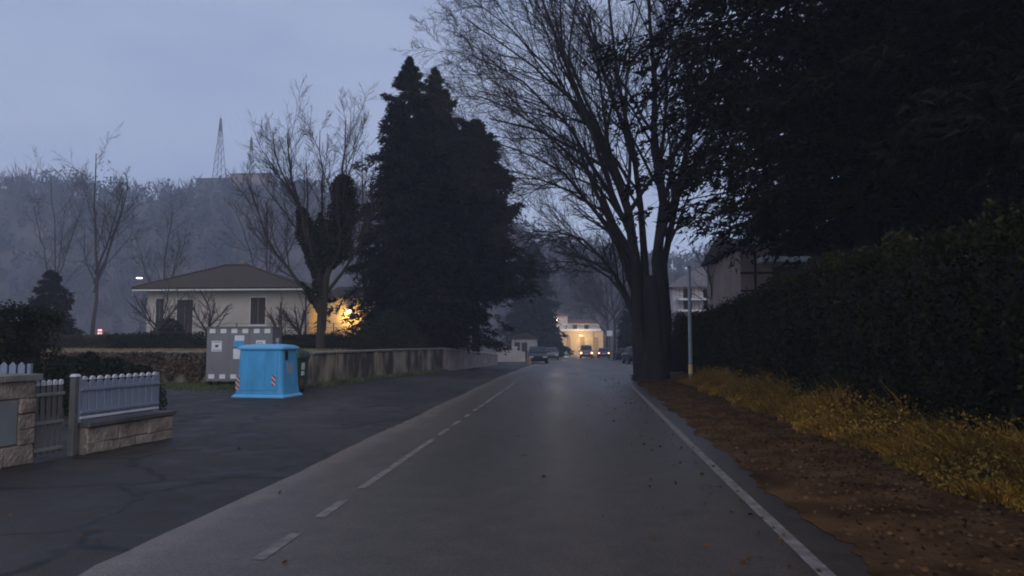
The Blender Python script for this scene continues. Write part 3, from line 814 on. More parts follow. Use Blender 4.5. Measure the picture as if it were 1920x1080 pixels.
# ------------------------------------------------------------------ bins and cabinet
M_BLUE = mat('blue_plastic', (0.088, 0.41, 0.76), 0.5, 0.20, 2.2, 0.06, 30, spec=0.35, col2=(0.065, 0.31, 0.58), detail=8, stretch=(1.5, 1.5, 0.6))
M_BLUE_L = mat('pale_blue_plastic', (0.15, 0.46, 0.78), 0.45, 0.08, 1.5)
M_BLACK = mat('black_opening', (0.012, 0.012, 0.014), 0.7, 0.1)
M_STICK = mat('white_sticker', (0.74, 0.75, 0.77), 0.5, 0.12, 6.0)
def chevron_material():
    m = bpy.data.materials.new('red_white_stripes'); m.use_nodes = True
    t = m.node_tree; b = t.nodes['Principled BSDF']; c = t.nodes.new('ShaderNodeTexCoord')
    sx = t.nodes.new('ShaderNodeSeparateXYZ'); t.links.new(c.outputs['Object'], sx.inputs[0])
    a = t.nodes.new('ShaderNodeMath'); a.operation = 'ADD'; t.links.new(sx.outputs['X'], a.inputs[0]); t.links.new(sx.outputs['Z'], a.inputs[1])
    w = t.nodes.new('ShaderNodeMath'); w.operation = 'MULTIPLY'; w.inputs[1].default_value = 7.2; t.links.new(a.outputs[0], w.inputs[0])
    f = t.nodes.new('ShaderNodeMath'); f.operation = 'FRACT'; t.links.new(w.outputs[0], f.inputs[0])
    r = t.nodes.new('ShaderNodeValToRGB'); r.color_ramp.interpolation = 'CONSTANT'
    r.color_ramp.elements[0].color = (0.32, 0.05, 0.04, 1); r.color_ramp.elements[1].position = 0.5; r.color_ramp.elements[1].color = (0.6, 0.58, 0.58, 1)
    t.links.new(f.outputs[0], r.inputs['Fac']); t.links.new(r.outputs['Color'], b.inputs['Base Color']); b.inputs['Roughness'].default_value = 0.4
    return m
M_CHEV = chevron_material()

def rrect(cx, cy, hx, hy, r, z, n=5):
    pts = []
    for (sx, sy, a0) in ((1, 1, 0), (-1, 1, 90), (-1, -1, 180), (1, -1, 270)):
        for k in range(n + 1):
            a = R(a0 + 90 * k / n)
            pts.append((cx + sx * (hx - r) + r * math.cos(a), cy + sy * (hy - r) + r * math.sin(a), z))
    return pts
def blue_bin():
    t = thing('recycling_bin', 'large bright blue plastic recycling bin with flared base on the forecourt', 'bin', (at(503, 700, 21.3).x, 21.3, 0), R(-6))
    hx, hy = 0.73, 0.54
    MB().loft([rrect(0, 0, hx + .09, hy + .09, .08, 0.0), rrect(0, 0, hx + .09, hy + .09, .08, 0.035), rrect(0, 0, hx + 0.04, hy + 0.04, .10, 0.085)]).build('base', M_BLUE_L, t)
    body = MB().loft([rrect(0, 0, hx + .03, hy + .03, .13, 0.086), rrect(0, 0, hx, hy, .13, 0.30), rrect(0, 0, hx - .03, hy - .03, .13, 0.9), rrect(0, 0, hx - .06, hy - .05, .13, 1.36)]).build('body', M_BLUE, t, smooth=False)
    MB().loft([rrect(0, 0, hx - .0, hy - .0, .14, 1.362), rrect(0, 0, hx + .015, hy + .015, .14, 1.40), rrect(0, 0, hx + .0, hy + .0, .14, 1.44), rrect(0, 0, hx - .10, hy - .09, .16, 1.49), rrect(0, 0, hx - .34, hy - .3, .16, 1.52)]).build('lid', M_BLUE_L, t)
    # moulded ribs: raised panels on the long front
    for x0, x1 in ((-0.60, -0.33), (-0.29, 0.20), (0.24, 0.57)):
        d = 0.02 if x0 == -0.29 else 0.012
        y = lambda z: -(hy + .03 - (z - 0.086) * 0.05 / 0.6 * 0.75)
        v = []
        for z in (0.20, 1.28):
            yy = -np.interp(z, [0.086, 0.3, 0.9, 1.36], [hy + .03, hy, hy - .03, hy - .05])
            v += [(x0, yy + 0.02, z), (x1, yy + 0.02, z), (x1 - .015, yy - d, z), (x0 + .015, yy - d, z)]
        MB().add(v, [(0, 1, 2, 3), (7, 6, 5, 4), (0, 4, 5, 1), (1, 5, 6, 2), (2, 6, 7, 3), (3, 7, 4, 0)]).build('rib', M_BLUE, t, bevel=0.006)
    # insertion slot on the road-facing end
    MB().box(hx - 0.075, hx - 0.028, -0.30, -0.16, 1.06, 1.33).build('slot', M_BLACK, t, bevel=0.01)
    MB().box(hx - 0.05, hx - 0.018, -0.20, 0.12, 0.62, 0.98).build('notice', mat('faded_notice', (0.30, 0.36, 0.48), 0.5, 0.1), t)
    o = MB().box(-0.055, 0.055, -0.006, 0.006, -0.2, 0.2).build('warning_stripe', M_CHEV, t); o.location = (0.47, -hy - 0.012, 0.44)
    o2 = shared('warning_stripe', o.data, t, (-0.655, -hy - 0.005, 0.42))
    # lifting lugs on the lid
    for x in (-0.3, 0.3):
        MB().tube([(x - .08, 0, 1.50), (x - .06, 0, 1.56), (x + .06, 0, 1.56), (x + .08, 0, 1.50)], 0.012, 6).build('lifting_lug', M_SLATE, t)
blue_bin()

def green_bin():
    M_G = mat('green_plastic', (0.028, 0.075, 0.04), 0.5, 0.15, 2.0)
    t = thing('waste_bin', 'dark green waste bin half hidden behind the blue recycling bin', 'bin', (-9.2, 23.35, 0), R(2))
    MB().loft([rrect(0, 0, 0.50, 0.42, .06, 0.10), rrect(0, 0, 0.56, 0.50, .08, 1.02), rrect(0, 0, 0.60, 0.54, .08, 1.05), rrect(0, 0, 0.60, 0.54, .08, 1.10)]).build('body', M_G, t)
    lid = MB().loft([rrect(0, 0, 0.61, 0.55, .08, 1.102), rrect(0, 0, 0.58, 0.52, .1, 1.24), rrect(0, 0, 0.42, 0.38, .14, 1.34), rrect(0, 0, 0.2, 0.2, .12, 1.37)]).build('lid', M_G, t, smooth=False)
    for x, y in ((-.4, -.34), (.4, -.34), (-.4, .34), (.4, .34)):
        w = MB().cyl((x - .03, y, 0.08), 0.08, 0.06, 14, 'x').build('wheel', M_BLACK, t)
    MB().box(0.535, 0.562, -0.22, 0.05, 0.70, 0.92).build('sticker', M_STICK, t)
    MB().box(0.53, 0.555, -0.2, 0.03, 0.52, 0.66).build('sticker', M_STICK, t)
    MB().box(0.515, 0.545, -0.26, -0.06, 0.20, 0.40).build('reflector', mat('dull_red', (0.22, 0.07, 0.05), 0.5, 0.2), t)
    MB().tube([(-.3, -.53, 1.16), (-.3, -.6, 1.16), (.3, -.6, 1.16), (.3, -.53, 1.16)], 0.014, 6).build('handle', M_BLACK, t)
green_bin()

def cabinet():
    M_G = mat('grey_cabinet_paint', (0.205, 0.205, 0.215), 0.5, 0.10, 1.2)
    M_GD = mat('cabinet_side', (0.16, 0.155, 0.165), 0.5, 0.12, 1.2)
    t = thing('recycling_cabinet', 'tall grey metal collection cabinet with rows of white stickers on short feet', 'cabinet', (-11.615, 25.1, 0))
    hx, d = 1.175, 0.86; z0, z1 = 0.22, 2.06
    MB().box(-hx, hx, 0.0, d, z0, z1).build('body', M_G, t, bevel=0.012)
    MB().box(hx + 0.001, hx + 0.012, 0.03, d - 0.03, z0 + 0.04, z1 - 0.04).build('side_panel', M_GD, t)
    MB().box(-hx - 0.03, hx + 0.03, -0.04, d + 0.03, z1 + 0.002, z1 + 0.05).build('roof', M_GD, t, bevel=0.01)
    for x in (-hx + 0.1, hx - 0.1):
        for y in (0.1, d - 0.1):
            MB().box(x - .05, x + .05, y - .05, y + .05, 0, z0).build('foot', M_BLACK, t)
    for x in (-0.37, 0.36):
        MB().box(x - .006, x + .006, -0.004, 0.002, z0 + .05, z1 - .05).build('seam', M_GD, t)
    def X(px): return at(px, 640, 25.1).x + 11.615
    def Z(py): return at(450, py, 25.1).z
    me = None
    spots = [(px, 620.5) for px in (398, 418.5, 439, 459.5, 481, 501)] + [(px, 706) for px in (398, 418.5, 439, 459.5, 481, 501)]
    for px, py in spots:
        if me is None:
            o = MB().box(-.105, .105, -0.005, -0.001, -.075, .075).build('sticker', M_STICK, t); me = o.data; o.location = (X(px), 0, Z(py))
        else:
            shared('sticker', me, t, (X(px), 0, Z(py)))
    def plate(name, a, b, c, e, m, dy=0.006):
        return MB().box(X(a), X(b), -dy, -0.001, Z(e), Z(c)).build(name, m, t)
    s = plate('sign', 397, 416, 639, 659, M_STICK)
    MB().box(X(404), X(410), -0.009, -0.0065, Z(651), Z(646.5)).build('pictogram', M_SLATE, s)
    MB().box(X(399), X(414), -0.009, -0.0065, Z(657), Z(656)).build('text_line', M_SLATE, s)
    MB().box(X(399), X(414), -0.009, -0.0065, Z(642), Z(641)).build('text_line', M_SLATE, s)
    plate('notice', 440, 458, 629, 639, M_STICK)
    plate('blue_notice', 438, 458, 639.3, 650, M_BLUE)
    plate('notice', 438, 453, 654, 673, M_STICK)
    plate('notice', 480, 498, 638, 645, M_STICK)
    MB().box(hx + 0.0125, hx + 0.016, 0.30, 0.56, 1.50, 1.72).build('side_notice', M_STICK, t)
    MB().box(X(470), X(474), -0.05, -0.001, Z(666), Z(660)).build('handle', M_SLATE, t, bevel=0.006)
cabinet()

# ------------------------------------------------------------------ hedge and villa on the left
hedge('clipped dark green hedge in front of the villa', [(-21.5, 33.0), (-8.6, 33.8)], 0.9, 0.74, 18000, 0.085, np.random.default_rng(41), m=M_LAUREL, base_z=1.14, amp=0.04)
hedge('ragged brownish hedge beyond the bank at the left', [(-30, 36.0), (-22.0, 35.0)], 1.0, 0.75, 14000, 0.09, np.random.default_rng(42), m=MATS['brown_shrub_leaves'], base_z=1.14, amp=0.16)

M_CREAM = mat('cream_render', (0.52, 0.475, 0.43), 0.9, 0.12, 0.8, 0.15, 20)
M_ROOF = mat('dark_roof_tiles', (0.062, 0.045, 0.033), 0.9, 0.35, 5.0, 0.8, 10, stretch=(1, 3, 1))
M_SHUT = mat('dark_shutter', (0.055, 0.042, 0.042), 0.6, 0.2, 3.0)
M_WHITEP = mat('white_paint', (0.70, 0.71, 0.72), 0.6, 0.08, 2.0)
M_GLASS = mat('dark_window_glass', (0.018, 0.02, 0.024), 0.2, 0.05, 1.0, spec=0.3)
def shuttered(parent, x, y, z0, z1, w):
    """A window with two louvred shutters on a wall facing -Y."""
    o = MB().box(x - w / 2 - .06, x + w / 2 + .06, y - 0.02, y + 0.1, z0 - .06, z1 + .06).build('window', M_WHITEP, parent)
    for s in (-1, 1):
        a, b = (x - w / 2, x - 0.012) if s < 0 else (x + 0.012, x + w / 2)
        mb = MB().box(a, b, y - 0.05, y - 0.022, z0, z1)
        k = 0
        while z0 + 0.08 + k * 0.1 < z1 - 0.1:
            mb.box(a + .05, b - .05, y - 0.062, y - 0.052, z0 + .08 + k * .1, z0 + .14 + k * .1); k += 1
        mb.build('shutter', M_SHUT, o)
    MB().box(x - w / 2 - .1, x + w / 2 + .1, y - 0.12, y - 0.021, z0 - .12, z0 - .062).build('sill', M_WHITEP, o)
    return o
def villa():
    Y0 = 44.0
    ox = -20.5
    t = thing('villa', 'single-storey cream villa with dark hipped roof behind the hedge', 'house', (ox, Y0, 1.1))
    x0, x1 = at(275, 600, Y0).x - ox, at(578, 600, Y0).x - ox
    ze = at(400, 546, Y0).z - 1.1
    D = 9.0
    MB().box(x0, x1, 0, D, -0.3, ze).build('wall', M_CREAM, t)
    MB().box(x0 - .02, x1 + .02, -0.02, 0, -0.3, 0.35).build('plinth', M_STONE_D, t)
    ov = 0.95; xe0, xe1 = x0 - 0.4, x1 + 0.12
    MB().box(xe0, xe1, -ov, D + ov, ze + 0.002, ze + 0.06).build('soffit', M_WHITEP, t)
    MB().box(xe0 - .02, xe1 + .02, -ov - 0.03, -ov - 0.001, ze - 0.02, ze + 0.14).build('gutter', M_WHITEP, t, bevel=0.01)
    pk = at(444, 498, Y0 + D / 2); rz_ = pk.z - 1.1; rx = pk.x - ox
    e = ze + 0.07
    a = 0.05
    v = [(xe0 - a, -ov - a, e), (xe1 + a, -ov - a, e), (xe1 + a, D + ov + a, e), (xe0 - a, D + ov + a, e), (rx - 0.8, D / 2, rz_), (rx + 0.8, D / 2, rz_),
         (xe0 - a, -ov - a, e + .1), (xe1 + a, -ov - a, e + .1), (xe1 + a, D + ov + a, e + .1), (xe0 - a, D + ov + a, e + .1)]
    roof = MB().add(v, [(0, 1, 2, 3), (0, 6, 7, 1), (1, 7, 8, 2), (2, 8, 9, 3), (3, 9, 6, 0), (6, 4, 5, 7), (7, 5, 8), (8, 5, 4, 9), (9, 4, 6)]).build('roof', M_ROOF, t)
    MB().tube([(rx - .85, D / 2, rz_ + .02), (rx + .85, D / 2, rz_ + .02)], 0.09, 8).build('ridge_tile', M_ROOF, roof)
    for cx, cy in ((xe0, -ov), (xe1, -ov)):
        s = -1 if cx < rx else 1
        MB().tube([(cx, cy, e + .12), (rx + .8 * s, D / 2, rz_ + .02)], 0.07, 6).build('hip_tile', M_ROOF, roof)
    ch = MB().box(rx - .1, rx + .3, D / 2 + .5, D / 2 + .9, rz_ - 0.6, rz_ + 0.35).build('chimney', M_STONE_D, roof)
    w1 = at(484, 583, Y0); shuttered(t, w1.x - ox, 0, at(484, 608, Y0).z - 1.1, at(484, 558, Y0).z - 1.1, 0.92)
    w2 = at(347, 583, Y0); shuttered(t, w2.x - ox, 0, 0.05, at(347, 562, Y0).z - 1.1, 1.0)
    w3 = at(300, 583, Y0); shuttered(t, w3.x - ox, 0, 0.9, at(300, 560, Y0).z - 1.1, 0.5)
    # downpipe
    MB().tube([(x1 - .15, -.08, -0.2), (x1 - .15, -.08, ze - .3), (x1 - .15, -ov, ze - .02)], 0.05, 8).build('downpipe', M_SHUT, t)
    # rear wing to the right with the lit wall lamp
    wx1 = at(705, 600, 47).x - ox
    MB().box(x1 + .003, wx1, 2.6, 8.4, -0.3, 3.25).build('wing_wall', M_CREAM, t)
    MB().prism([(2.2, 3.253), (8.8, 3.253), (5.5, 4.2)], 'x', x1 + .003, wx1 + .4).build('wing_roof', M_ROOF, t)
    lp = at(653, 584, Y0 + 2.3)
    l = thing('wall_lamp', 'glowing yellow lantern on the villa wall beside the conifer', 'lamp', (lp.x, Y0 + 2.6, lp.z))
    MB().box(-.05, .05, -0.03, -0.001, -.1, .1).build('back_plate', M_SHUT, l)
    MB().tube([(0, -.03, .05), (0, -.2, .12), (0, -.24, .1)], 0.012, 6).build('bracket', M_SHUT, l)
    MB().cyl((0, -.24, -.17), 0.09, 0.24, 12, 'z', 0.13).build('lantern', mat('lit_yellow_glass', (0.8, 0.6, 0.2), 0.4, 0.0, emit=(1.0, 0.62, 0.17), estr=14), l)
    MB().cyl((0, -.24, .071), 0.15, 0.07, 12, 'z', 0.02).build('hood', M_SHUT, l)
    ld = bpy.data.lights.new('lantern_light', 'POINT'); ld.energy = 115; ld.color = (1.0, 0.54, 0.12); ld.shadow_soft_size = 0.15
    lo = bpy.data.objects.new('lantern_light', ld); COL.objects.link(lo); lo.parent = l; lo.location = (0, -0.42, -0.28)
villa()

# garden wire fence with posts behind the hedge
def wire_fence():
    a, b = Vector((-21, 34.6, 1.14)), Vector((-9.2, 35.2, 1.14))
    t = thing('wire_fence', 'thin wire fence on slender posts in front of the villa', 'fence', tuple(a), math.atan2(b.y - a.y, b.x - a.x))
    L = (b - a).length; me = None
    for k in range(6):
        x = k * L / 5
        if me is None:
            o = MB().cyl((0, 0, 0), 0.025, 1.35, 8).build('post', M_SLATE, t); me = o.data
        else: shared('post', me, t, (x, 0, 0))
    for z in (0.9, 1.12, 1.32):
        MB().tube([(0, 0, z), (L, 0, z)], 0.008, 5).build('wire', M_SLATE, t)
wire_fence()

# ------------------------------------------------------------------ trees on the left
def px_path(pts, Y, dY=None):
    dY = dY or [0] * len(pts)
    return [tuple(at(p[0], p[1], Y + d)) for p, d in zip(pts, dY)]
O_MED = [dict(n=12, t0=0.25, t1=1.0, ang=36, ratio=0.42, K=7, trop=0.12, noise=0.10, rr=0.42, sides=4),
         dict(n=10, t0=0.15, t1=1.0, ang=36, ratio=0.45, K=5, trop=0.09, noise=0.12, rr=0.5, sides=3, minr=0.008),
         dict(n=8, t0=0.15, t1=1.0, ang=34, ratio=0.5, K=3, trop=0.05, noise=0.14, rr=0.55, sides=3, minr=0.0065)]
def ivy_tree():
    rng = np.random.default_rng(55); Y = 31.5
    b = at(600, 660, Y); b.z = 1.1
    st = [(px_path([(600, 662), (603, 570), (592, 500), (572, 420), (550, 350), (538, 250)], Y, [0, 0, 0, .3, .6, .8]), 0.22, 0.02),
          (px_path([(602, 620), (612, 540), (632, 460), (645, 380), (640, 300), (648, 225)], Y, [0, 0, -.2, -.3, -.3, -.4]), 0.21, 0.02),
          (px_path([(598, 585), (575, 540), (535, 500), (505, 455), (488, 400), (470, 350)], Y, [0, -.1, -.3, -.6, -.9, -1]), 0.13, 0.015),
          (px_path([(606, 560), (610, 480), (600, 400), (608, 320), (600, 245)], Y, [0, .3, .5, .6, .7]), 0.12, 0.015),
          (px_path([(603, 560), (650, 500), (690, 430), (700, 350)], Y, [0, .3, .8, 1.2]), 0.10, 0.015),
          (px_path([(586, 480), (560, 380), (520, 310), (512, 250)], Y, [0, -.6, -1.2, -1.4]), 0.10, 0.015)]
    t = bare_tree('ivy-clad bare tree leaning over the hedge right of the villa', b, st, rng, O_MED, name='ivy_clad_tree')
    C = []
    for p, lo, hi, rad, n in ((st[0][0], 0.38, 0.68, 0.55, 8200), (st[1][0], 0.30, 0.72, 0.72, 13000), (st[3][0], 0.1, 0.5, 0.4, 3200), (st[2][0], 0.0, 0.25, 0.22, 900), (st[0][0], 0.15, 0.45, 0.34, 3200)):
        p = np.array(p); d = np.linspace(0, 1, len(p)); s = lo + (hi - lo) * rng.random(n)
        c = np.stack([np.interp(s, d, p[:, k]) for k in range(3)], 1)
        prof = rad * (0.55 + 0.45 * np.abs(np.sin(s * 23 + p[0, 0]))) * np.sqrt(np.clip(np.minimum(s - lo, hi - s) * 12, 0.05, 1))
        C.append(c + unit(rng.normal(size=(n, 3))) * (prof * rng.random(n) ** 0.35)[:, None])
    C = np.concatenate(C) - np.array(b)
    V, Fq = leaves(C, 0.11, rng, None, 0.7)
    link_mesh('ivy', np_mesh('ivy', V, [Fq]), M_IVY, t)
ivy_tree()

O_FAR = [dict(n=10, t0=0.25, t1=1.0, ang=42, ratio=0.40, K=6, trop=0.10, noise=0.12, rr=0.5, sides=3, minr=0.02),
         dict(n=8, t0=0.2, t1=1.0, ang=40, ratio=0.45, K=5, trop=0.08, noise=0.15, rr=0.5, sides=3, minr=0.014),
         dict(n=5, t0=0.2, t1=1.0, ang=36, ratio=0.5, K=3, trop=0.05, noise=0.15, rr=0.5, sides=3, minr=0.01)]
O_DENSE = [dict(n=12, t0=0.15, t1=1.0, ang=46, ratio=0.45, K=6, trop=0.05, noise=0.12, rr=0.55, sides=3, minr=0.035),
           dict(n=9, t0=0.15, t1=1.0, ang=42, ratio=0.5, K=4, trop=0.02, noise=0.15, rr=0.55, sides=3, minr=0.028),
           dict(n=6, t0=0.15, t1=1.0, ang=40, ratio=0.5, K=3, trop=0.0, noise=0.15, rr=0.6, sides=3, minr=0.022)]
def far_tree(label, px, ytop, Y, seed, r0=0.2, bz=0.8, spread=0.18, nst=3, orders=O_FAR, m=M_TWIG_FAR):
    rng = np.random.default_rng(seed)
    b = at(px, 640, Y); b.z = bz; top = at(px, ytop, Y).z
    H = top - b.z
    st = [([tuple(b), tuple(b + Vector((0.1, 0, H * .35))), tuple(b + Vector((rng.normal() * .3, 0, H * .7))), tuple(b + Vector((rng.normal() * .6, rng.normal() * .5, H)))], r0, 0.03)]
    for k in range(nst):
        s = b + Vector((0.05, 0, H * (0.28 + 0.14 * k / nst))); a = rng.random() * 6.28
        e = s + Vector((math.cos(a) * spread * H, math.sin(a) * spread * H * 0.6, H * (0.55 - 0.06 * k)))
        st.append(([tuple(s), tuple(s.lerp(e, .4) + Vector((0, 0, -0.04 * H))), tuple(e)], r0 * 0.6, 0.03))
    return bare_tree(label, b, st, rng, orders, mtrunk=m, mtwig=m, name='bare_tree', group='bare trees in the mist')
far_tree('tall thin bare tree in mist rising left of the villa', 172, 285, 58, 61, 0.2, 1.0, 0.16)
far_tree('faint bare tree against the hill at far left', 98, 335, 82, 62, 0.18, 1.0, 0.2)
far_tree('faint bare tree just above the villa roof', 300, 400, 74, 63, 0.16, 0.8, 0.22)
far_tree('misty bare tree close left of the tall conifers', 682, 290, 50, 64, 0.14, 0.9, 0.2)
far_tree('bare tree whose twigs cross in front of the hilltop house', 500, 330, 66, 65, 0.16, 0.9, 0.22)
O_SH = [dict(n=9, t0=0.1, t1=1.0, ang=40, ratio=0.5, K=5, trop=0.08, noise=0.15, rr=0.6, sides=3, minr=0.012), dict(n=7, t0=0.2, t1=1.0, ang=38, ratio=0.5, K=4, trop=0.05, noise=0.16, rr=0.6, sides=3, minr=0.008)]
far_tree('small bare garden tree before the villa front', 387, 545, 40, 66, 0.08, 1.1, 0.35, 4, O_SH)
far_tree('thicket of bare stems before the left end of the villa', 292, 535, 40, 68, 0.07, 1.1, 0.4, 5, O_SH)
far_tree('bare garden shrub at the right corner of the villa', 560, 560, 40, 69, 0.07, 1.1, 0.35, 5, O_SH)
far_tree('little reddish bare shrub tree right of the villa shutters', 527, 568, 39, 67, 0.05, 1.1, 0.35, 4, O_SH, mat('reddish_twigs', (0.09, 0.05, 0.045), 0.9, 0.3))
shrub('leafy dark bush against the left part of the villa wall', (at(312, 640, 41).x, 41, 1.1), 1.0, .8, 1.35, 6000, 0.11, rng0)
conifer('dark conifer shrub standing in mist at the left', (at(92, 640, 46).x, 46, 0.8), at(92, 508, 46).z - 0.8, lambda u: 1.75 * (1 - u) ** 0.55 * (0.75 + 0.25 * min(1, u * 6)), np.random.default_rng(71), 240, 60, 0.34)

# conifers beside the road
def spire(u, r):                                  # pointed top widening to a broad skirt
    return r * (1 - math.exp(-1.75 * (1 - u))) * min(1, 0.8 + u * 2.0) + 0.02
def con(label, px, ytop, Y, r, seed, fn=spire, bz=1.05, **kw):
    b = at(px, 640, Y)
    return conifer(label, (b.x, Y, bz), at(px, ytop, Y).z - bz, lambda u: fn(u, r), np.random.default_rng(seed), group='dark conifers beside the road', **kw)
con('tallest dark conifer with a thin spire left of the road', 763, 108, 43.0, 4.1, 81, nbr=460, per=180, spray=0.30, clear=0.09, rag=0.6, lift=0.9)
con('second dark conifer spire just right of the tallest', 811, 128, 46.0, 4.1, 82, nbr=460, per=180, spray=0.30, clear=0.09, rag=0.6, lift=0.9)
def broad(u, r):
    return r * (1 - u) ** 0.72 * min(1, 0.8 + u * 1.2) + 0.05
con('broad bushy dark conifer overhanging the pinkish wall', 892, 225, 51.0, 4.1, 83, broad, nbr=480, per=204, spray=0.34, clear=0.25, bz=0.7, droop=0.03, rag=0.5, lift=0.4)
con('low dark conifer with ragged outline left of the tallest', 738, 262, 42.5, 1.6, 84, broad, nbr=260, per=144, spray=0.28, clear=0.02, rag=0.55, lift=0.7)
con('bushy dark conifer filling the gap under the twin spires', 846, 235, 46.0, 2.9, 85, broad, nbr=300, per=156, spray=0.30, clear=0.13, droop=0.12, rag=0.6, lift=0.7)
shrub('dark undergrowth along the top of the retaining wall', (-9.4, 38.5, 1.0), 1.4, 4.6, 1.6, 11000, 0.14, rng0)
shrub('dark undergrowth below the conifers behind the pinkish wall', (-9.0, 49.0, 0.8), 1.6, 6.0, 2.2, 11000, 0.17, rng0)
con('dull green conifer in mist beyond the pale gateway', 1000, 455, 122.0, 5.2, 86, broad, nbr=420, per=84, spray=0.7, bz=-1.0)
shrub('round grey-green bush at the roadside before the lit building', (at(1036, 640, 118).x, 118, gzf(118)), 1.9, 1.6, 2.9, 7000, 0.2, rng0, amp=0.05)

# ------------------------------------------------------------------ the big bare tree
def big_tree():
    rng = np.random.default_rng(101); Y = 31.0
    b = at(1222, 711, Y); b.z = 0.0; b.x += 0.02
    S = []
    def s(pts, r0, r1, dY=None): S.append((px_path(pts, Y, dY), r0, r1))
    s([(1205, 716), (1203, 640), (1190, 500), (1165, 370), (1115, 230), (1060, 100), (1010, -20), (975, -110)], 0.37, 0.018, [0, 0, 0, -.3, -.8, -1.3, -1.6, -1.8])
    s([(1238, 716), (1238, 630), (1240, 450), (1234, 260), (1218, 60), (1205, -160)], 0.36, 0.02, [0, 0, -.1, -.3, -.5, -.6])
    s([(1240, 716), (1242, 640), (1258, 430), (1284, 250), (1304, 60), (1320, -120)], 0.24, 0.02, [.1, .1, .5, 1.0, 1.4, 1.8])
    s([(1212, 600), (1208, 450), (1196, 310), (1160, 130), (1128, -50), (1105, -180)], 0.21, 0.018, [.1, .3, .6, .9, 1.2, 1.5])
    # limbs sweeping left over the road, the lowest almost level
    s([(1200, 650), (1182, 570), (1150, 505), (1105, 455), (1050, 432), (1000, 436), (960, 452)], 0.15, 0.010, [-.1, -.2, -.5, -.9, -1.2, -1.5, -1.7])
    s([(1200, 610), (1165, 545), (1120, 505), (1070, 488), (1020, 492), (985, 508)], 0.10, 0.008, [.1, .4, .9, 1.4, 1.8, 2.0])
    s([(1194, 560), (1150, 440), (1095, 370), (1030, 335), (965, 328), (915, 345)], 0.13, 0.010, [0, -.3, -.8, -1.2, -1.6, -1.9])
    s([(1190, 520), (1130, 400), (1050, 320), (970, 275), (905, 258), (862, 262)], 0.13, 0.010, [0, .4, .9, 1.5, 2.0, 2.3])
    s([(1182, 470), (1110, 330), (1020, 240), (940, 195), (880, 178), (838, 182)], 0.13, 0.010, [0, -.4, -.9, -1.4, -1.8, -2.0])
    s([(1175, 420), (1095, 270), (1000, 165), (915, 115), (855, 92), (826, 92)], 0.13, 0.010, [0, .4, 1.0, 1.6, 2.1, 2.4])
    s([(1160, 350), (1080, 190), (990, 80), (915, 15), (860, -25)], 0.12, 0.010, [-.3, -.9, -1.5, -2.0, -2.4])
    s([(1140, 290), (1080, 140), (1010, 10), (950, -80)], 0.11, 0.010, [-.4, .2, .9, 1.5])
    s([(1190, 440), (1120, 345), (1050, 330), (985, 372), (945, 400)], 0.09, 0.008, [.2, 1.0, 1.7, 2.3, 2.6])
    s([(1196, 310), (1150, 170), (1090, 30), (1040, -90)], 0.11, 0.010, [.6, 1.6, 2.4, 3.0])
    s([(1236, 330), (1250, 180), (1262, 40), (1268, -100)], 0.10, 0.010, [-.2, -1.2, -2.0, -2.6])
    # fluted lower trunk where the stems grow together
    th = np.arange(20) * 2 * np.pi / 20
    rings = []
    for z, r in ((-0.1, 0.84), (0.12, 0.70), (0.45, 0.62), (1.1, 0.57), (1.7, 0.54), (2.4, 0.51), (3.3, 0.46), (4.3, 0.34)):
        fl = 1 + 0.10 * np.sin(th * 5 + z * 0.4) + 0.05 * np.sin(th * 9 + 1)
        rings.append(np.stack([np.cos(th) * r * fl * 1.02, np.sin(th) * r * fl * 0.8, np.full(20, z)], 1))
    V = np.concatenate(rings); i = np.arange(7)[:, None] * 20; j = np.arange(20)[None]; j2 = (j + 1) % 20
    tr = (V, np.stack([i + j, i + j2, i + 20 + j2, i + 20 + j], -1).reshape(-1, 4))
    od = [dict(n=17, t0=0.24, t1=0.98, ang=31, ratio=0.42, K=8, trop=0.03, noise=0.06, rr=0.52, sides=4),
          dict(n=10, t0=0.15, t1=1.0, ang=34, ratio=0.44, K=6, trop=0.03, noise=0.10, rr=0.55, sides=3, minr=0.0135),
          dict(n=7, t0=0.15, t1=1.0, ang=36, ratio=0.52, K=4, trop=0.02, noise=0.13, rr=0.6, sides=3, minr=0.0075),
          dict(n=2, t0=0.25, t1=1.0, ang=34, ratio=0.7, K=2, trop=0.0, noise=0.1, rr=0.7, sides=3, minr=0.0058)]
    bare_tree('huge many-stemmed bare tree beside the road with fanning branches', b, S, rng, od, name='bare_tree', trunk=tr, trunk_orders=2)
big_tree()
far_tree('misty bare tree behind the roof of the lit building', 1112, 470, 186, 111, 0.25, -1.7, 0.28, 4)
far_tree('brownish misty bare tree right of the lit building', 1152, 455, 88, 112, 0.2, gzf(88), 0.25, 4)
far_tree('bare tree glimpsed left of the road in the far mist', 1024, 455, 125, 113, 0.18, gzf(105), 0.22, 4)
far_tree('dense brownish bare tree hanging over the right side of the far street', 1138, 452, 128, 116, 0.28, gzf(128), 0.34, 6, O_DENSE, M_TWIG)
far_tree('dark hazy bare tree straight behind the lit building', 1088, 462, 189, 117, 0.3, -1.7, 0.36, 6, O_DENSE, M_TWIG)
far_tree('far bare tree rising left behind the lit building', 1062, 490, 188, 114, 0.25, -1.7, 0.28, 4)
conifer('dark narrow evergreen right of the white street sign', (at(1181, 640, 96).x, 96, gzf(96)), 8.0, lambda u: 1.5 * (1 - u) ** .45, np.random.default_rng(115), 220, 60, 0.4)

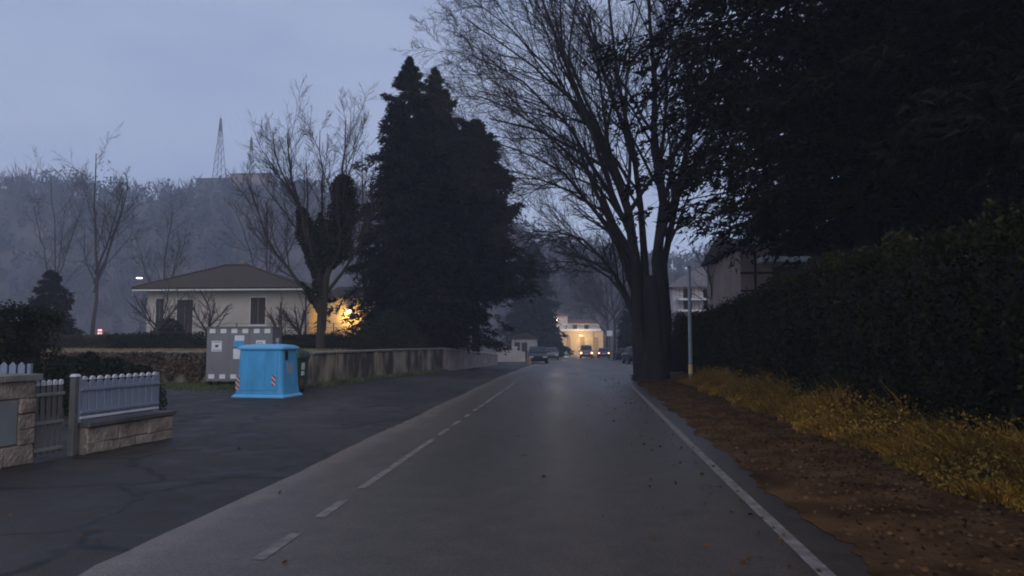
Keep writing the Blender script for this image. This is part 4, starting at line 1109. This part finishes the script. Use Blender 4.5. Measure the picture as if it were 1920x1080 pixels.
# ------------------------------------------------------------------ right side: hedge, weedy verge, cedars
def right_h(s):
    return np.interp(s, [0, 6, 9, 12, 15, 18, 22, 27, 34], [2.7, 2.85, 3.05, 3.1, 3.1, 2.95, 2.75, 2.6, 2.5]) + 0.07 * np.sin(s * 1.9) + 0.05 * np.sin(s * 4.3)
hedge('tall dark leafy hedge along the right side of the road', [(5.55, 1.0), (5.55, 20), (5.75, 35)], 1.7, right_h, 100000, 0.085, np.random.default_rng(121), amp=0.17, taper=0.10, side=0.8)

rng = np.random.default_rng(131)
def verge_z(x, y): return 0.06 + gz(y) + np.maximum(0, x - 4.0) ** 2 * 0.16 * (x < 5) 
n = 42000
y = 1.5 + 27 * rng.random(n) ** 1.25; u = rng.random(n)
x = 3.95 + 0.12 * np.sin(y * 1.3) + 0.08 * np.sin(y * 3.7) + u * 0.95
clump = 0.6 + 0.4 * np.sin(x * 5 + y * 2.3) * np.sin(y * 1.1 + 2) + 0.25 * np.sin(y * 5.1)
hg = (0.18 + 0.58 * u) * np.clip(clump, 0.25, 1.3)
P = np.stack([x, y, verge_z(x, y)], 1)
me = blades('verge_weeds', '', P, hg, rng, None, 0.024, 0.8)
tag(link_mesh('verge_weeds', me, mat('headlight_tinted_weeds', (0.42, 0.215, 0.034), 0.9, 0.35, 1.0, island=0.4, col2=(0.13, 0.085, 0.018), spec=0.03)), 'dry weeds and grass tinted headlight-yellow along the foot of the tall hedge', 'weeds', kind='stuff')  # dry weed colour, with the car headlights' warm light mixed in
# broad leaves among the weeds
n = 34000
y = 1.5 + 26 * rng.random(n) ** 1.3; u = rng.random(n)
x = 3.9 + 0.12 * np.sin(y * 1.3) + 0.08 * np.sin(y * 3.7) + u * 0.95
z = verge_z(x, y) + rng.random(n) * (0.08 + 0.62 * u)
V, Fq = leaves(np.stack([x, y, z], 1), 0.046, rng, None, 0.6)
tag(link_mesh('verge_leaves', np_mesh('verge_leaves', V, [Fq]), mat('headlight_tinted_leaves', (0.52, 0.275, 0.046), 0.8, 0.35, 1.2, island=0.5, col2=(0.10, 0.078, 0.018), spec=0.1)), 'ochre headlight-tinted leaves of low creepers among the verge weeds', 'leaves', kind='stuff')  # ochre brightened to carry the warm headlight falling on the verge
# fallen leaves on the bare strip
n = 9000
y = -1 + 32 * rng.random(n) ** 1.3; x = np.array([x_right(q) for q in y]) + 0.25 + (np.abs(rng.normal(size=n)) * 0.2 + rng.random(n) ** 0.8 * 2.0)
nn = np.stack([rng.normal(size=n), rng.normal(size=n), rng.normal(size=n) * 0.15], 1)
V, Fq = leaves(np.stack([x, y, gz(y) + 0.07 + rng.random(n) * 0.015], 1), 0.048, rng, nn, 0.65, 0.1)
tag(link_mesh('fallen_leaves', np_mesh('fallen_leaves', V, [Fq]), mat('brown_fallen_leaves', (0.105, 0.055, 0.024), 0.9, 0.4, 2.0, island=0.5, spec=0.05)), 'brown fallen leaves scattered on the strip beside the road', 'leaves', kind='stuff')

n = 260
y = 3 + 30 * rng.random(n) ** 1.5; x = np.where(rng.random(n) < 0.75, 1.75 - np.abs(rng.normal(size=n)) * 0.5, rng.uniform(-7, 1.7, n))
nn = np.stack([rng.normal(size=n), rng.normal(size=n), rng.normal(size=n) * 0.12], 1)
V, Fq = leaves(np.stack([x, y, gz(y) + 0.02], 1), 0.055, rng, nn, 0.6, 0.05)
tag(link_mesh('scattered_leaves', np_mesh('scattered_leaves', V, [Fq]), MATS['brown_fallen_leaves']), 'few loose leaves blown onto the tarmac', 'leaves', kind='stuff')

def cedar_prof(r, u0=0.0):
    return lambda u: r * (1 - u) ** 0.25 * (0.9 + 0.1 * math.sin(u * 31)) * min(1, 0.5 + 1.1 * u)
def cedar(label, x, y, h, r, seed, clear, nbr, per, spray, droop=0.26, lean=(0, 0)):
    return conifer(label, (x, y, gzf(y)), h, cedar_prof(r), np.random.default_rng(seed), nbr, per, spray, M_CEDAR, droop, 'cedar_tree', clear, 'dark cedars over the hedge', 0.36, 0.34, lean, rag=0.32, hangf=0.09)
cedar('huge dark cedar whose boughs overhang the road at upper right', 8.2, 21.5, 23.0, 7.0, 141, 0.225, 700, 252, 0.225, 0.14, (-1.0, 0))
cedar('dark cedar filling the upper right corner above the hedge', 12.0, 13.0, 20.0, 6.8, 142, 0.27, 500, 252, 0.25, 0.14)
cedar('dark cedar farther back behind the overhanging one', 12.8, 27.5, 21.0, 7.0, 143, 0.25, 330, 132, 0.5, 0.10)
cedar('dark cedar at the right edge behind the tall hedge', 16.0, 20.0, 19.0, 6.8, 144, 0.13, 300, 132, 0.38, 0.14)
shrub('dark shrub filling the gap between big tree trunk and hedge', (at(1276, 640, 42).x, 42, gzf(42)), 1.1, 1.5, 2.6, 9000, 0.11, rng0)
conifer('dark bushy evergreen between the two houses on the right', (at(1364, 640, 48).x, 48, gzf(48)), 6.6, lambda u: 1.35 * (1 - u) ** 0.5, np.random.default_rng(146), 160, 96, 0.3, M_CEDAR)
far_tree('slender bare tree right of the road pole', 1345, 420, 44, 145, 0.1, 0.0, 0.25, 4, O_SH)

# ------------------------------------------------------------------ pole with reflector
def pole():
    p = at(1295.5, 720, 27.8)
    t = thing('roadside_pole', 'grey metal roadside pole with amber reflector painted headlight-bright near its foot', 'pole', (p.x, 27.8, 0))
    M_Z = mat('galvanised_steel', (0.36, 0.37, 0.40), 0.45, 0.15, 4.0, metal=0.0)
    MB().cyl((0, 0, 0), 0.075, 4.3, 14, 'z', 0.06).build('shaft', M_Z, t, smooth=False)
    MB().cyl((0, 0, 4.302), 0.07, 0.05, 12, 'z', 0.03).build('cap', mat('dark_steel', (0.06, 0.06, 0.065), 0.6, 0.2), t)
    MB().cyl((0, 0, 0.42), 0.082, 0.34, 14).build('reflector', mat('headlight_bright_amber', (0.98, 0.62, 0.22), 0.3, 0.1, 4.0), t)  # shine of headlights on the reflector put into its bright paint
    MB().cyl((0, 0, 0.06), 0.081, 0.22, 14).build('reflector', mat('dull_amber', (0.5, 0.27, 0.08), 0.5, 0.15, 4.0), t)
    MB().cyl((0, 0, 0.0), 0.11, 0.05, 14).build('foot', M_SLATE, t)
pole()

# ------------------------------------------------------------------ houses on the right
M_PINK = mat('pink_render', (0.40, 0.29, 0.24), 0.9, 0.15, 1.0, 0.15, 18)
def right_house():
    Y = 36.0; a = at(1390, 570, Y)
    t = thing('house', 'pinkish house with pale eaves half hidden behind the right hedge', 'house', (a.x, Y, 0))
    zt = at(1400, 462, Y).z; x1 = at(1448, 500, Y).x - a.x
    MB().box(0, x1, 0, 9, -0.2, zt).build('wall', M_PINK, t)
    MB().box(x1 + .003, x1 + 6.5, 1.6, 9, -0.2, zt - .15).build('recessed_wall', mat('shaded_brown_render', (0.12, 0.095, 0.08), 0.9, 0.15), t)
    ze = at(1450, 489, Y).z
    MB().box(x1 - .7, x1 + 1.5, -0.9, 1.6, ze - 0.14, ze + 0.10).build('canopy', M_WHITEP, t, bevel=0.03)
    MB().prism([(-0.6, zt + .002), (9.6, zt + .002), (4.5, zt + 1.0)], 'x', -0.3, x1 + 7).build('roof', M_ROOF, t)
    for z in (at(1400, 512, Y).z, at(1400, 545, Y).z):
        MB().box(-.02, x1 + .0, -0.03, -0.001, z - .05, z + .05).build('band', M_SHUT, t)
    MB().box(x1 * 0.42, x1 * 0.5, -0.03, -0.001, 0, zt - .2).build('pipe', M_SHUT, t)
right_house()
def white_house():
    Y = 72.0; a = at(1262, 600, Y)
    t = thing('house', 'white gabled house with balconies seen between bare tree and hedge', 'house', (a.x, Y, gzf(Y)))
    gzY = gzf(Y); zt = at(1300, 535, Y).z - gzY; x1 = at(1352, 600, Y).x - a.x
    MB().box(0, x1, 0, 8, -0.2, zt).build('wall', mat('pale_pink_render', (0.55, 0.50, 0.50), 0.9, 0.1, 1.0), t)
    pk = at(1318, 497, Y).z - gzY; mx_ = at(1318, 500, Y).x - a.x
    MB().add([(-.5, -.7, zt), (x1 + .5, -.7, zt), (mx_, -.7, pk), (-.5, 8.5, zt), (x1 + .5, 8.5, zt), (mx_, 8.5, pk), (-.5, -.7, zt - .2), (x1 + .5, -.7, zt - .2), (-.5, 8.5, zt - .2), (x1 + .5, 8.5, zt - .2)],
             [(6, 7, 1, 2, 0), (8, 9, 4, 5, 3)[::-1], (0, 2, 5, 3), (2, 1, 4, 5), (6, 0, 3, 8), (7, 9, 4, 1), (6, 8, 9, 7)]).build('roof', mat('grey_roof', (0.22, 0.22, 0.24), 0.8, 0.2), t)
    for py in (562, 583):
        z = at(1300, py, Y).z - gzY
        b = MB().box(0.4, x1 - .3, -1.3, -0.002, z - .1, z + .08).build('balcony', M_WHITEP, t)
        for k in range(9):
            x = 0.5 + k * (x1 - 1.0) / 8
            MB().box(x - .02, x + .02, -1.27, -1.23, z + .082, z + .95).build('baluster', M_SHUT, b)
        MB().box(0.4, x1 - .3, -1.29, -1.21, z + .952, z + 1.02).build('handrail', mat('brown_rail', (0.22, 0.10, 0.08), 0.6, 0.2), b)
        for wx in (1.4, 3.3):
            w = MB().box(wx - .4, wx + .4, -0.03, -0.001, z + .1, z + 1.1).build('window', M_GLASS, t)
white_house()

# ------------------------------------------------------------------ the lit building at the end of the street
def far_building():
    Y = 172.0; g = gzf(Y)
    def X(px): return at(px, 640, Y).x
    def Z(py): return at(1078, py, Y).z - g
    ox = X(1090)
    t = thing('street_building', 'pale building lit yellow by its lamp at the end of the street', 'building', (ox, Y, g))
    z1 = Z(621)
    MB().box(X(1050) - ox, X(1131) - ox, 0, 10, -0.3, z1).build('ground_floor', mat('yellow_render', (0.58, 0.46, 0.28), 0.85, 0.12, 0.7), t)
    MB().box(X(1048) - ox, X(1127) - ox, -0.5, 9, z1 + .003, z1 + 0.5).build('cornice', M_WHITEP, t)
    MB().box(X(1044) - ox, X(1125) - ox, 1.0, 9, z1 + .503, Z(606)).build('upper_wall', mat('pale_rose_render', (0.55, 0.48, 0.46), 0.85, 0.1, 0.7), t)
    MB().box(X(1032) - ox, X(1064) - ox, 2.0, 9.5, Z(606) + .003, Z(592)).build('gable_wall', MATS['pale_rose_render'], t)
    M_RR = mat('red_roof', (0.13, 0.065, 0.058), 0.9, 0.25, 2.0)
    MB().prism([(X(1027) - ox, Z(592) + .003), (X(1070) - ox, Z(592) + .003), (X(1048) - ox, Z(585))], 'y', 1.4, 10).build('roof', M_RR, t)
    MB().prism([(0.4, Z(606) + .004), (9.5, Z(606) + .004), (5, Z(598))], 'x', X(1065) - ox, X(1128) - ox).build('roof', M_RR, t)
    for px in (1060, 1078, 1100):
        MB().box(X(px - 4) - ox, X(px + 4) - ox, 0.96, 0.998, Z(617), Z(609)).build('window', M_GLASS, t)
    for px in (1066, 1092, 1118):
        w = MB().box(X(px - 4) - ox, X(px + 4) - ox, -0.04, -0.001, 0.0, Z(632)).build('door', mat('brown_door', (0.36, 0.25, 0.14), 0.7, 0.2), t)
    MB().box(X(1112) - ox, X(1113.3) - ox, -0.15, -0.002, 0, z1).build('pilaster', MATS['brown_door'], t)
    # lit lamps
    l = thing('facade_lamp', 'small lit lamp above the yellow shopfront', 'lamp', (X(1089), Y - .3, g + Z(628)))
    MB().box(-.4, .4, -0.18, 0.28, 0.0, 0.14).build('hood', M_SHUT, l)
    MB().box(-.34, .34, -0.15, 0.15, -0.12, -0.002).build('tube', mat('lit_warm_tube', (0.9, 0.8, 0.6), 0.4, 0.0, emit=(1.0, 0.82, 0.5), estr=5), l)
    ld = bpy.data.lights.new('facade_light', 'POINT'); ld.energy = 620; ld.color = (1.0, 0.66, 0.3); ld.shadow_soft_size = 0.4
    lo = bpy.data.objects.new('facade_light', ld); COL.objects.link(lo); lo.parent = l; lo.location = (0, -3.0, -0.4)
    s = at(1044, 600, 150)
    l2 = thing('street_lamp', 'lit white street lamp on a mast left of the far building', 'street lamp', (s.x, 150, gzf(150)))
    hh = s.z - gzf(150)
    MB().cyl((-0.9, 0, 0), 0.09, hh + 0.3, 10, 'z', 0.05).build('mast', M_SHUT, l2)
    MB().tube([(-.9, 0, hh + .28), (-.5, 0, hh + .4), (0, 0, hh + .3)], 0.04, 6).build('arm', M_SHUT, l2)
    MB().loft([rrect(0, 0, .35, .22, .1, hh + .12), rrect(0, 0, .38, .25, .1, hh + .25), rrect(0, 0, .2, .12, .06, hh + .33)]).build('lamp_head', M_SLATE, l2)
    MB().cyl((0, 0, hh - .12), 0.24, .23, 12, 'z', 0.3).build('bulb', mat('lit_white_bulb', (1, 0.95, 0.9), 0.4, 0.0, emit=(1.0, 0.88, 0.74), estr=16), l2)
    ld = bpy.data.lights.new('street_light', 'POINT'); ld.energy = 2600; ld.color = (1.0, 0.80, 0.66); ld.shadow_soft_size = 0.3
    lo = bpy.data.objects.new('street_light', ld); COL.objects.link(lo); lo.parent = l2; lo.location = (0, 0, hh - .5)
far_building()

def gateway():
    Y = 74.0; g = gzf(Y); a = at(957, 660, Y)
    t = thing('gateway_wall', 'pale rendered gateway wall with two pillars left of the road', 'wall', (a.x, Y, g), R(-8))
    M_ = mat('pale_render', (0.52, 0.45, 0.43), 0.9, 0.12, 1.0)
    MB().prism([(-1.45, -.1), (1.45, -.1), (1.45, 0.95), (0.6, 1.12), (-0.75, 1.15), (-1.45, 0.85)], 'y', 0, 0.25).build('wall_panel', M_, t, bevel=0.01)
    for x in (-0.72, 0.42):
        MB().box(x - .2, x + .2, -0.06, 0.31, -.1, 1.42).build('pillar', M_, t, bevel=0.02)
        MB().box(x - .25, x + .25, -0.11, 0.36, 1.423, 1.5).build('cap', M_WHITEP, t, bevel=0.01)
    b = thing('shed', 'white shed front glimpsed under the trees behind the gateway wall', 'shed', (at(985, 640, 82).x, 82, gzf(82)))
    MB().box(-1.5, 1.2, 0, 3, 0, 2.4).build('wall', mat('dim_white', (0.34, 0.33, 0.34), 0.8, 0.1), b)
    MB().prism([(-1.7, 2.403), (1.4, 2.403), (-.1, 3.1)], 'y', -.2, 3.2).build('roof', M_ROOF, b)
    for x in (-0.9, -0.1): MB().box(x - .3, x + .3, -.04, -.001, 0.1, 2.0).build('door', M_SHUT, b)
gateway()

def bollard():
    p = at(994, 682, 64); g = gzf(64)
    t = thing('kerb_bollard', 'stubby yellowish concrete bollard beside the dark parked car', 'bollard', (p.x, 62, gzf(62)))
    M_ = mat('yellow_concrete', (0.36, 0.25, 0.13), 0.85, 0.2)
    MB().cyl((0, 0, 0), 0.24, 0.42, 14, 'z', 0.20).build('body', M_, t)
    MB().cyl((0, 0, 0.421), 0.20, 0.10, 14, 'z', 0.08).build('cap', M_, t)
bollard()

# ------------------------------------------------------------------ cars
M_TYRE = mat('tyre_rubber', (0.02, 0.02, 0.022), 0.85, 0.1)
M_RIM = mat('wheel_rim', (0.30, 0.30, 0.31), 0.4, 0.1)
M_TAIL = mat('lit_tail_lamp', (0.8, 0.1, 0.06), 0.4, 0.0, emit=(1.0, 0.36, 0.22), estr=7)
M_TAIL_OFF = mat('tail_lamp', (0.30, 0.03, 0.03), 0.3, 0.0)
M_HEAD = mat('head_lamp_glass', (0.55, 0.57, 0.6), 0.15, 0.0)
M_PLATE = mat('number_plate', (0.6, 0.6, 0.58), 0.5, 0.0)
def car(name, label, loc, rz, col, kind='car', lit=False, group='cars on the street'):
    """Local +Y is forward; origin on the ground under the middle."""
    t = thing(name, label, 'van' if kind == 'van' else 'car', loc, rz, group)
    paint = mat('car_paint_%02d' % len(MATS), col, 0.4, 0.05, 1.0, spec=0.2)
    L, W, H = (4.4, 1.76, 1.48) if kind == 'car' else (4.5, 1.80, 1.86)
    l = L / 2
    def section(y, zb, zt, w):
        return [(-w, y, zb + .12), (-w * .92, y, zb), (w * .92, y, zb), (w, y, zb + .12), (w, y, zt - .14), (w * .93, y, zt), (-w * .93, y, zt), (-w, y, zt - .14)]
    w = W / 2
    if kind == 'car':
        st = [(-l, .36, .84, w * .86), (-l + .12, .26, .95, w * .95), (-l + .7, .2, .98, w), (-.2, .2, .95, w), (.9, .2, .93, w), (1.6, .22, .84, w * .97), (l - .12, .28, .70, w * .9), (l, .36, .60, w * .8)]
        gh = [(-l + .22, .95), (-l + .75, H - .06), (-.7, H), (.2, H - .02), (1.15, .93)]
    else:
        st = [(-l, .36, 1.0, w * .92), (-l + .08, .28, 1.05, w * .98), (-.4, .22, 1.05, w), (.9, .22, 1.02, w), (1.6, .24, .92, w * .97), (l - .1, .3, .76, w * .9), (l, .38, .66, w * .82)]
        gh = [(-l + .08, 1.05), (-l + .2, H - .05), (-l + .4, H), (.4, H - .02), (1.35, 1.0)]
    body = MB().loft([section(*s) for s in st]).build('body', paint, t, smooth=False)
    rings = []
    for y, z in gh:
        ins = 0.0 if z < 1.1 else 0.16
        zb = 0.9 if kind == 'car' else 0.98
        rings.append([(-w * .93, y, zb), (w * .93, y, zb), (w * .93 - ins, y, z - .03), (w * .93 - ins - .06, y, z), (-w * .93 + ins + .06, y, z), (-w * .93 + ins, y, z - .03)])
    MB().loft(rings).build('cabin', paint, t)
    # windows: a little proud of the cabin
    def pane(name, v): MB().add(v, [(0, 1, 2, 3)]).build(name, M_GLASS, t)
    (ya, za), (yb, zb_) = gh[0], gh[1]
    ra = lambda f: (ya + (yb - ya) * f - .015, za + (zb_ - za) * f)
    p0, p1 = ra(.18), ra(.86)
    pane('rear_window', [(-w * .78, p0[0], p0[1] + .012), (w * .78, p0[0], p0[1] + .012), (w * .68, p1[0], p1[1] + .012), (-w * .68, p1[0], p1[1] + .012)])
    (ya, za), (yb, zb_) = gh[-1], gh[-2]
    p0 = (ya + (yb - ya) * .12 + .015, za + (zb_ - za) * .12); p1 = (ya + (yb - ya) * .9 + .015, za + (zb_ - za) * .9)
    pane('windscreen', [(w * .82, p0[0], p0[1] + .012), (-w * .82, p0[0], p0[1] + .012), (-w * .70, p1[0], p1[1] + .012), (w * .70, p1[0], p1[1] + .012)])
    for s in (-1, 1):
        for (y0, y1, y2, y3) in (((-1.35, -.25, -.3, -1.15), (-.18, .92, .3, -.22)) if kind == 'car' else ((-1.9, -.35, -.4, -1.85), (-.25, 1.1, .5, -.3))):
            zb2 = 1.0 if kind == 'car' else 1.1
            xo = w * .93 - 0.16 * (zb2 - .9) / (H - .93) + .012; xi = w * .93 - .16 * .93 + .016
            pane('side_window', [(s * xo, y0, zb2), (s * xo, y1, zb2), (s * xi, y2, H - .12), (s * xi, y3, H - .12)][::s])
        for y in (-l + .85, l - .9):
            wh = MB().cyl((s * (w - .11) - .1, y, .32), .32, .2, 18, 'x').build('wheel', M_TYRE, t)
            MB().cyl((s * (w - .0) - (.012 if s > 0 else 0) + (0 if s > 0 else .0), y, .32), .2, .012, 14, 'x').build('rim', M_RIM, wh)
        MB().box(s * w * .8 - .11, s * w * .8 + .11, -l - .03, -l + .1, .68, .82 if kind == 'car' else .9).build('tail_lamp', M_TAIL if lit else M_TAIL_OFF, t, bevel=0.02)
        MB().box(s * w * .66 - .18, s * w * .66 + .18, l - .14, l + .01, .52, .66).build('headlight', M_HEAD, t, bevel=0.02)
        MB().box(s * (w + .08) - .09, s * (w + .08) + .09, .75, .87, .95, 1.08).build('mirror', paint, t, bevel=0.02)
    MB().box(-.26, .26, -l - .035, -l - .015, .60, .72).build('number_plate', M_PLATE, t)
    MB().box(-w * .85, w * .85, -l - .045, -l + .1, .34, .52).build('bumper', M_TYRE, t, bevel=0.03)
    MB().box(-w * .72, w * .72, l - .05, l + .03, .3, .46).build('bumper', M_TYRE, t, bevel=0.03)
    return t
def cpos(px, Y): v = at(px, 640, Y); return (v.x, Y, gzf(Y))
car('van', 'small grey van driving away with both tail lamps lit', cpos(1099, 104), 0, (0.24, 0.23, 0.24), 'van', True)
car('parked_car', 'dark car parked on the left beside the yellowish bollard', cpos(1008, 66), R(184), (0.025, 0.027, 0.032))
car('parked_car', 'grey car parked beyond the dark one on the left', cpos(1034, 92), R(182), (0.12, 0.125, 0.13))
car('parked_car', 'small white car near the lit building at the street end', cpos(1061, 140), R(180), (0.5, 0.5, 0.5))
car('parked_car', 'blue-grey car with lit tail lamps just right of the van', cpos(1131, 112), R(0), (0.07, 0.09, 0.11), lit=True)
car('parked_car', 'black car parked right of the white street sign', cpos(1164, 92), R(4), (0.02, 0.021, 0.026))
car('parked_car', 'dark blue car partly hidden by the big tree trunk', cpos(1190, 66), R(6), (0.03, 0.045, 0.085))

def sign():
    Y = 82; p = at(1143, 625, Y); g = gzf(Y)
    t = thing('street_sign', 'small white square sign on a dark post right of the road', 'sign', (p.x, Y, g))
    MB().cyl((0, 0.05, 0), 0.04, p.z - g + .3, 10).build('post', M_SHUT, t)
    MB().box(-.31, .31, -0.02, 0.005, p.z - g - .3, p.z - g + .3).build('panel', mat('sign_white', (0.75, 0.76, 0.8), 0.4, 0.05), t, bevel=0.008)
sign()

# ------------------------------------------------------------------ hilltop things
def pylon(label, px, ytop, ybase, Y, wpx, seed=0):
    b = at(px, ybase, Y); top = at(px, ytop, Y).z
    zb = float(hill_z(b.x, Y)) - 0.5
    t = thing('lattice_pylon', label, 'pylon', (b.x, Y, zb)); H = top - zb; w = wpx / F_PX * Y / 2
    m = mat('pylon_steel', (0.10, 0.10, 0.11), 0.6, 0.1)
    def wid(f): return w * (1 - f) ** 1.1 + 0.22
    for sx in (-1, 1):
        for sy in (-1, 1):
            MB().tube([(sx * wid(f), sy * wid(f), H * f) for f in (0, .35, .7, 1)], 0.13, 5).build('leg', m, t)
    fs = np.linspace(0, 0.95, 10)
    for k in range(9):
        a, b2 = fs[k], fs[k + 1]
        mb = MB()
        for sx, sy, ex, ey in ((-1, -1, 1, -1), (1, -1, -1, -1), (-1, 1, 1, 1), (-1, -1, -1, 1), (1, -1, 1, 1)):
            mb.tube([(sx * wid(a), sy * wid(a), H * a), (ex * wid(b2), ey * wid(b2), H * b2)], 0.07, 4)
        mb.build('brace', m, t)
    MB().box(-.5, .5, -.4, .4, H * .84, H * .93).build('antenna', m, t)
    MB().tube([(0, 0, H), (0, 0, H * 1.05)], 0.1, 5).build('mast', m, t)
pylon('tall lattice pylon standing on the hill crest', 411, 222, 328, 305, 22)
pylon('smaller slender lattice mast right of the tall pylon on the hill', 470, 258, 325, 308, 14)
def hill_house(label, px0, px1, ytop, Y, col, roofh=1.2):
    a, b = at(px0, ytop, Y), at(px1, ytop, Y); cx = (a.x + b.x) / 2; z0 = float(min(hill_z(a.x, Y), hill_z(b.x, Y))) - 1
    t = thing('hilltop_house', label, 'house', (cx, Y, z0)); w = (b.x - a.x) / 2; h = a.z - z0
    MB().box(-w, w, 0, 8, 0, h - roofh).build('wall', mat('hill_render_%d' % px0, col, 0.9, 0.1), t)
    MB().prism([(-.6, h - roofh + .003), (8.6, h - roofh + .003), (4, h)], 'x', -w - .5, w + .5).build('roof', mat('hill_roof', (0.15, 0.10, 0.09), 0.9, 0.2), t)
    n = max(2, int(w * 2 / 4))
    for k in range(n):
        x = -w + (k + .5) * 2 * w / n
        MB().box(x - .5, x + .5, -.05, -.001, h - roofh - 2.4, h - roofh - .9).build('window', M_GLASS, t)
hill_house('pinkish house on top of the hill', 432, 500, 321, 296, (0.27, 0.20, 0.19))
hill_house('long low building on the hill crest left of the pinkish house', 368, 426, 330, 300, (0.16, 0.15, 0.145))

# distant lights left of the villa
def small_lights():
    p = at(262, 521, 62); g = 0.9
    t = thing('street_lamp', 'small lit white street lamp above the left end of the villa roof', 'street lamp', (p.x, 62, g))
    h = p.z - g
    MB().cyl((0.9, 0, 0), .06, h + .1, 8, 'z', .04).build('mast', M_SLATE, t)
    MB().tube([(.9, 0, h + .08), (.5, 0, h + .14), (.1, 0, h + .09)], .03, 6).build('arm', M_SLATE, t)
    MB().box(-.3, .22, -.12, .12, h + .03, h + .1).build('lamp_head', M_SLATE, t, bevel=0.02)
    MB().box(-.26, .18, -.1, .1, h - .06, h + .028).build('bulb', mat('lit_cool_bulb', (1, 1, 1), 0.4, 0.0, emit=(0.85, 0.92, 1.0), estr=4), t)
    p = at(188, 622, 50)
    t = thing('warning_light', 'tiny red and white light left of the villa hedge', 'light', (p.x, 50, 1.1))
    MB().cyl((0, 0, 0), .03, p.z - 1.1 + .3, 8).build('post', M_SLATE, t)
    MB().cyl((0, -.04, p.z - 1.1), .27, .04, 16, 'y').build('rim', mat('sign_red', (0.35, 0.04, 0.04), 0.5, 0.0, emit=(1, 0.15, 0.1), estr=0.15), t)
    for dz in (-.11, .10):
        MB().box(-.15, .15, -.06, -.041, p.z - 1.1 + dz - .06, p.z - 1.1 + dz + .06).build('lamp', mat('lit_pinkish_white', (1, .9, .9), 0.4, 0.0, emit=(1, 0.8, 0.8), estr=0.9), t)
small_lights()

# ------------------------------------------------------------------ haze
HZ = MB().box(-425, 375, -40, 375, -4.5, 104)
hz = HZ.build('haze', None)
hm = bpy.data.materials.new('haze_air'); hm.use_nodes = True
hn = hm.node_tree; hn.nodes.clear()
ho = hn.nodes.new('ShaderNodeOutputMaterial'); hv = hn.nodes.new('ShaderNodeVolumePrincipled')
hv.inputs['Color'].default_value = (0.76, 0.84, 1.0, 1)
hv.inputs['Density'].default_value = 0.0015
hv.inputs['Anisotropy'].default_value = 0.0
hn.links.new(hv.outputs['Volume'], ho.inputs['Volume'])
hz.data.materials.append(hm)
tag(hz, 'thin bluish dusk mist filling the valley', 'haze', kind='stuff')
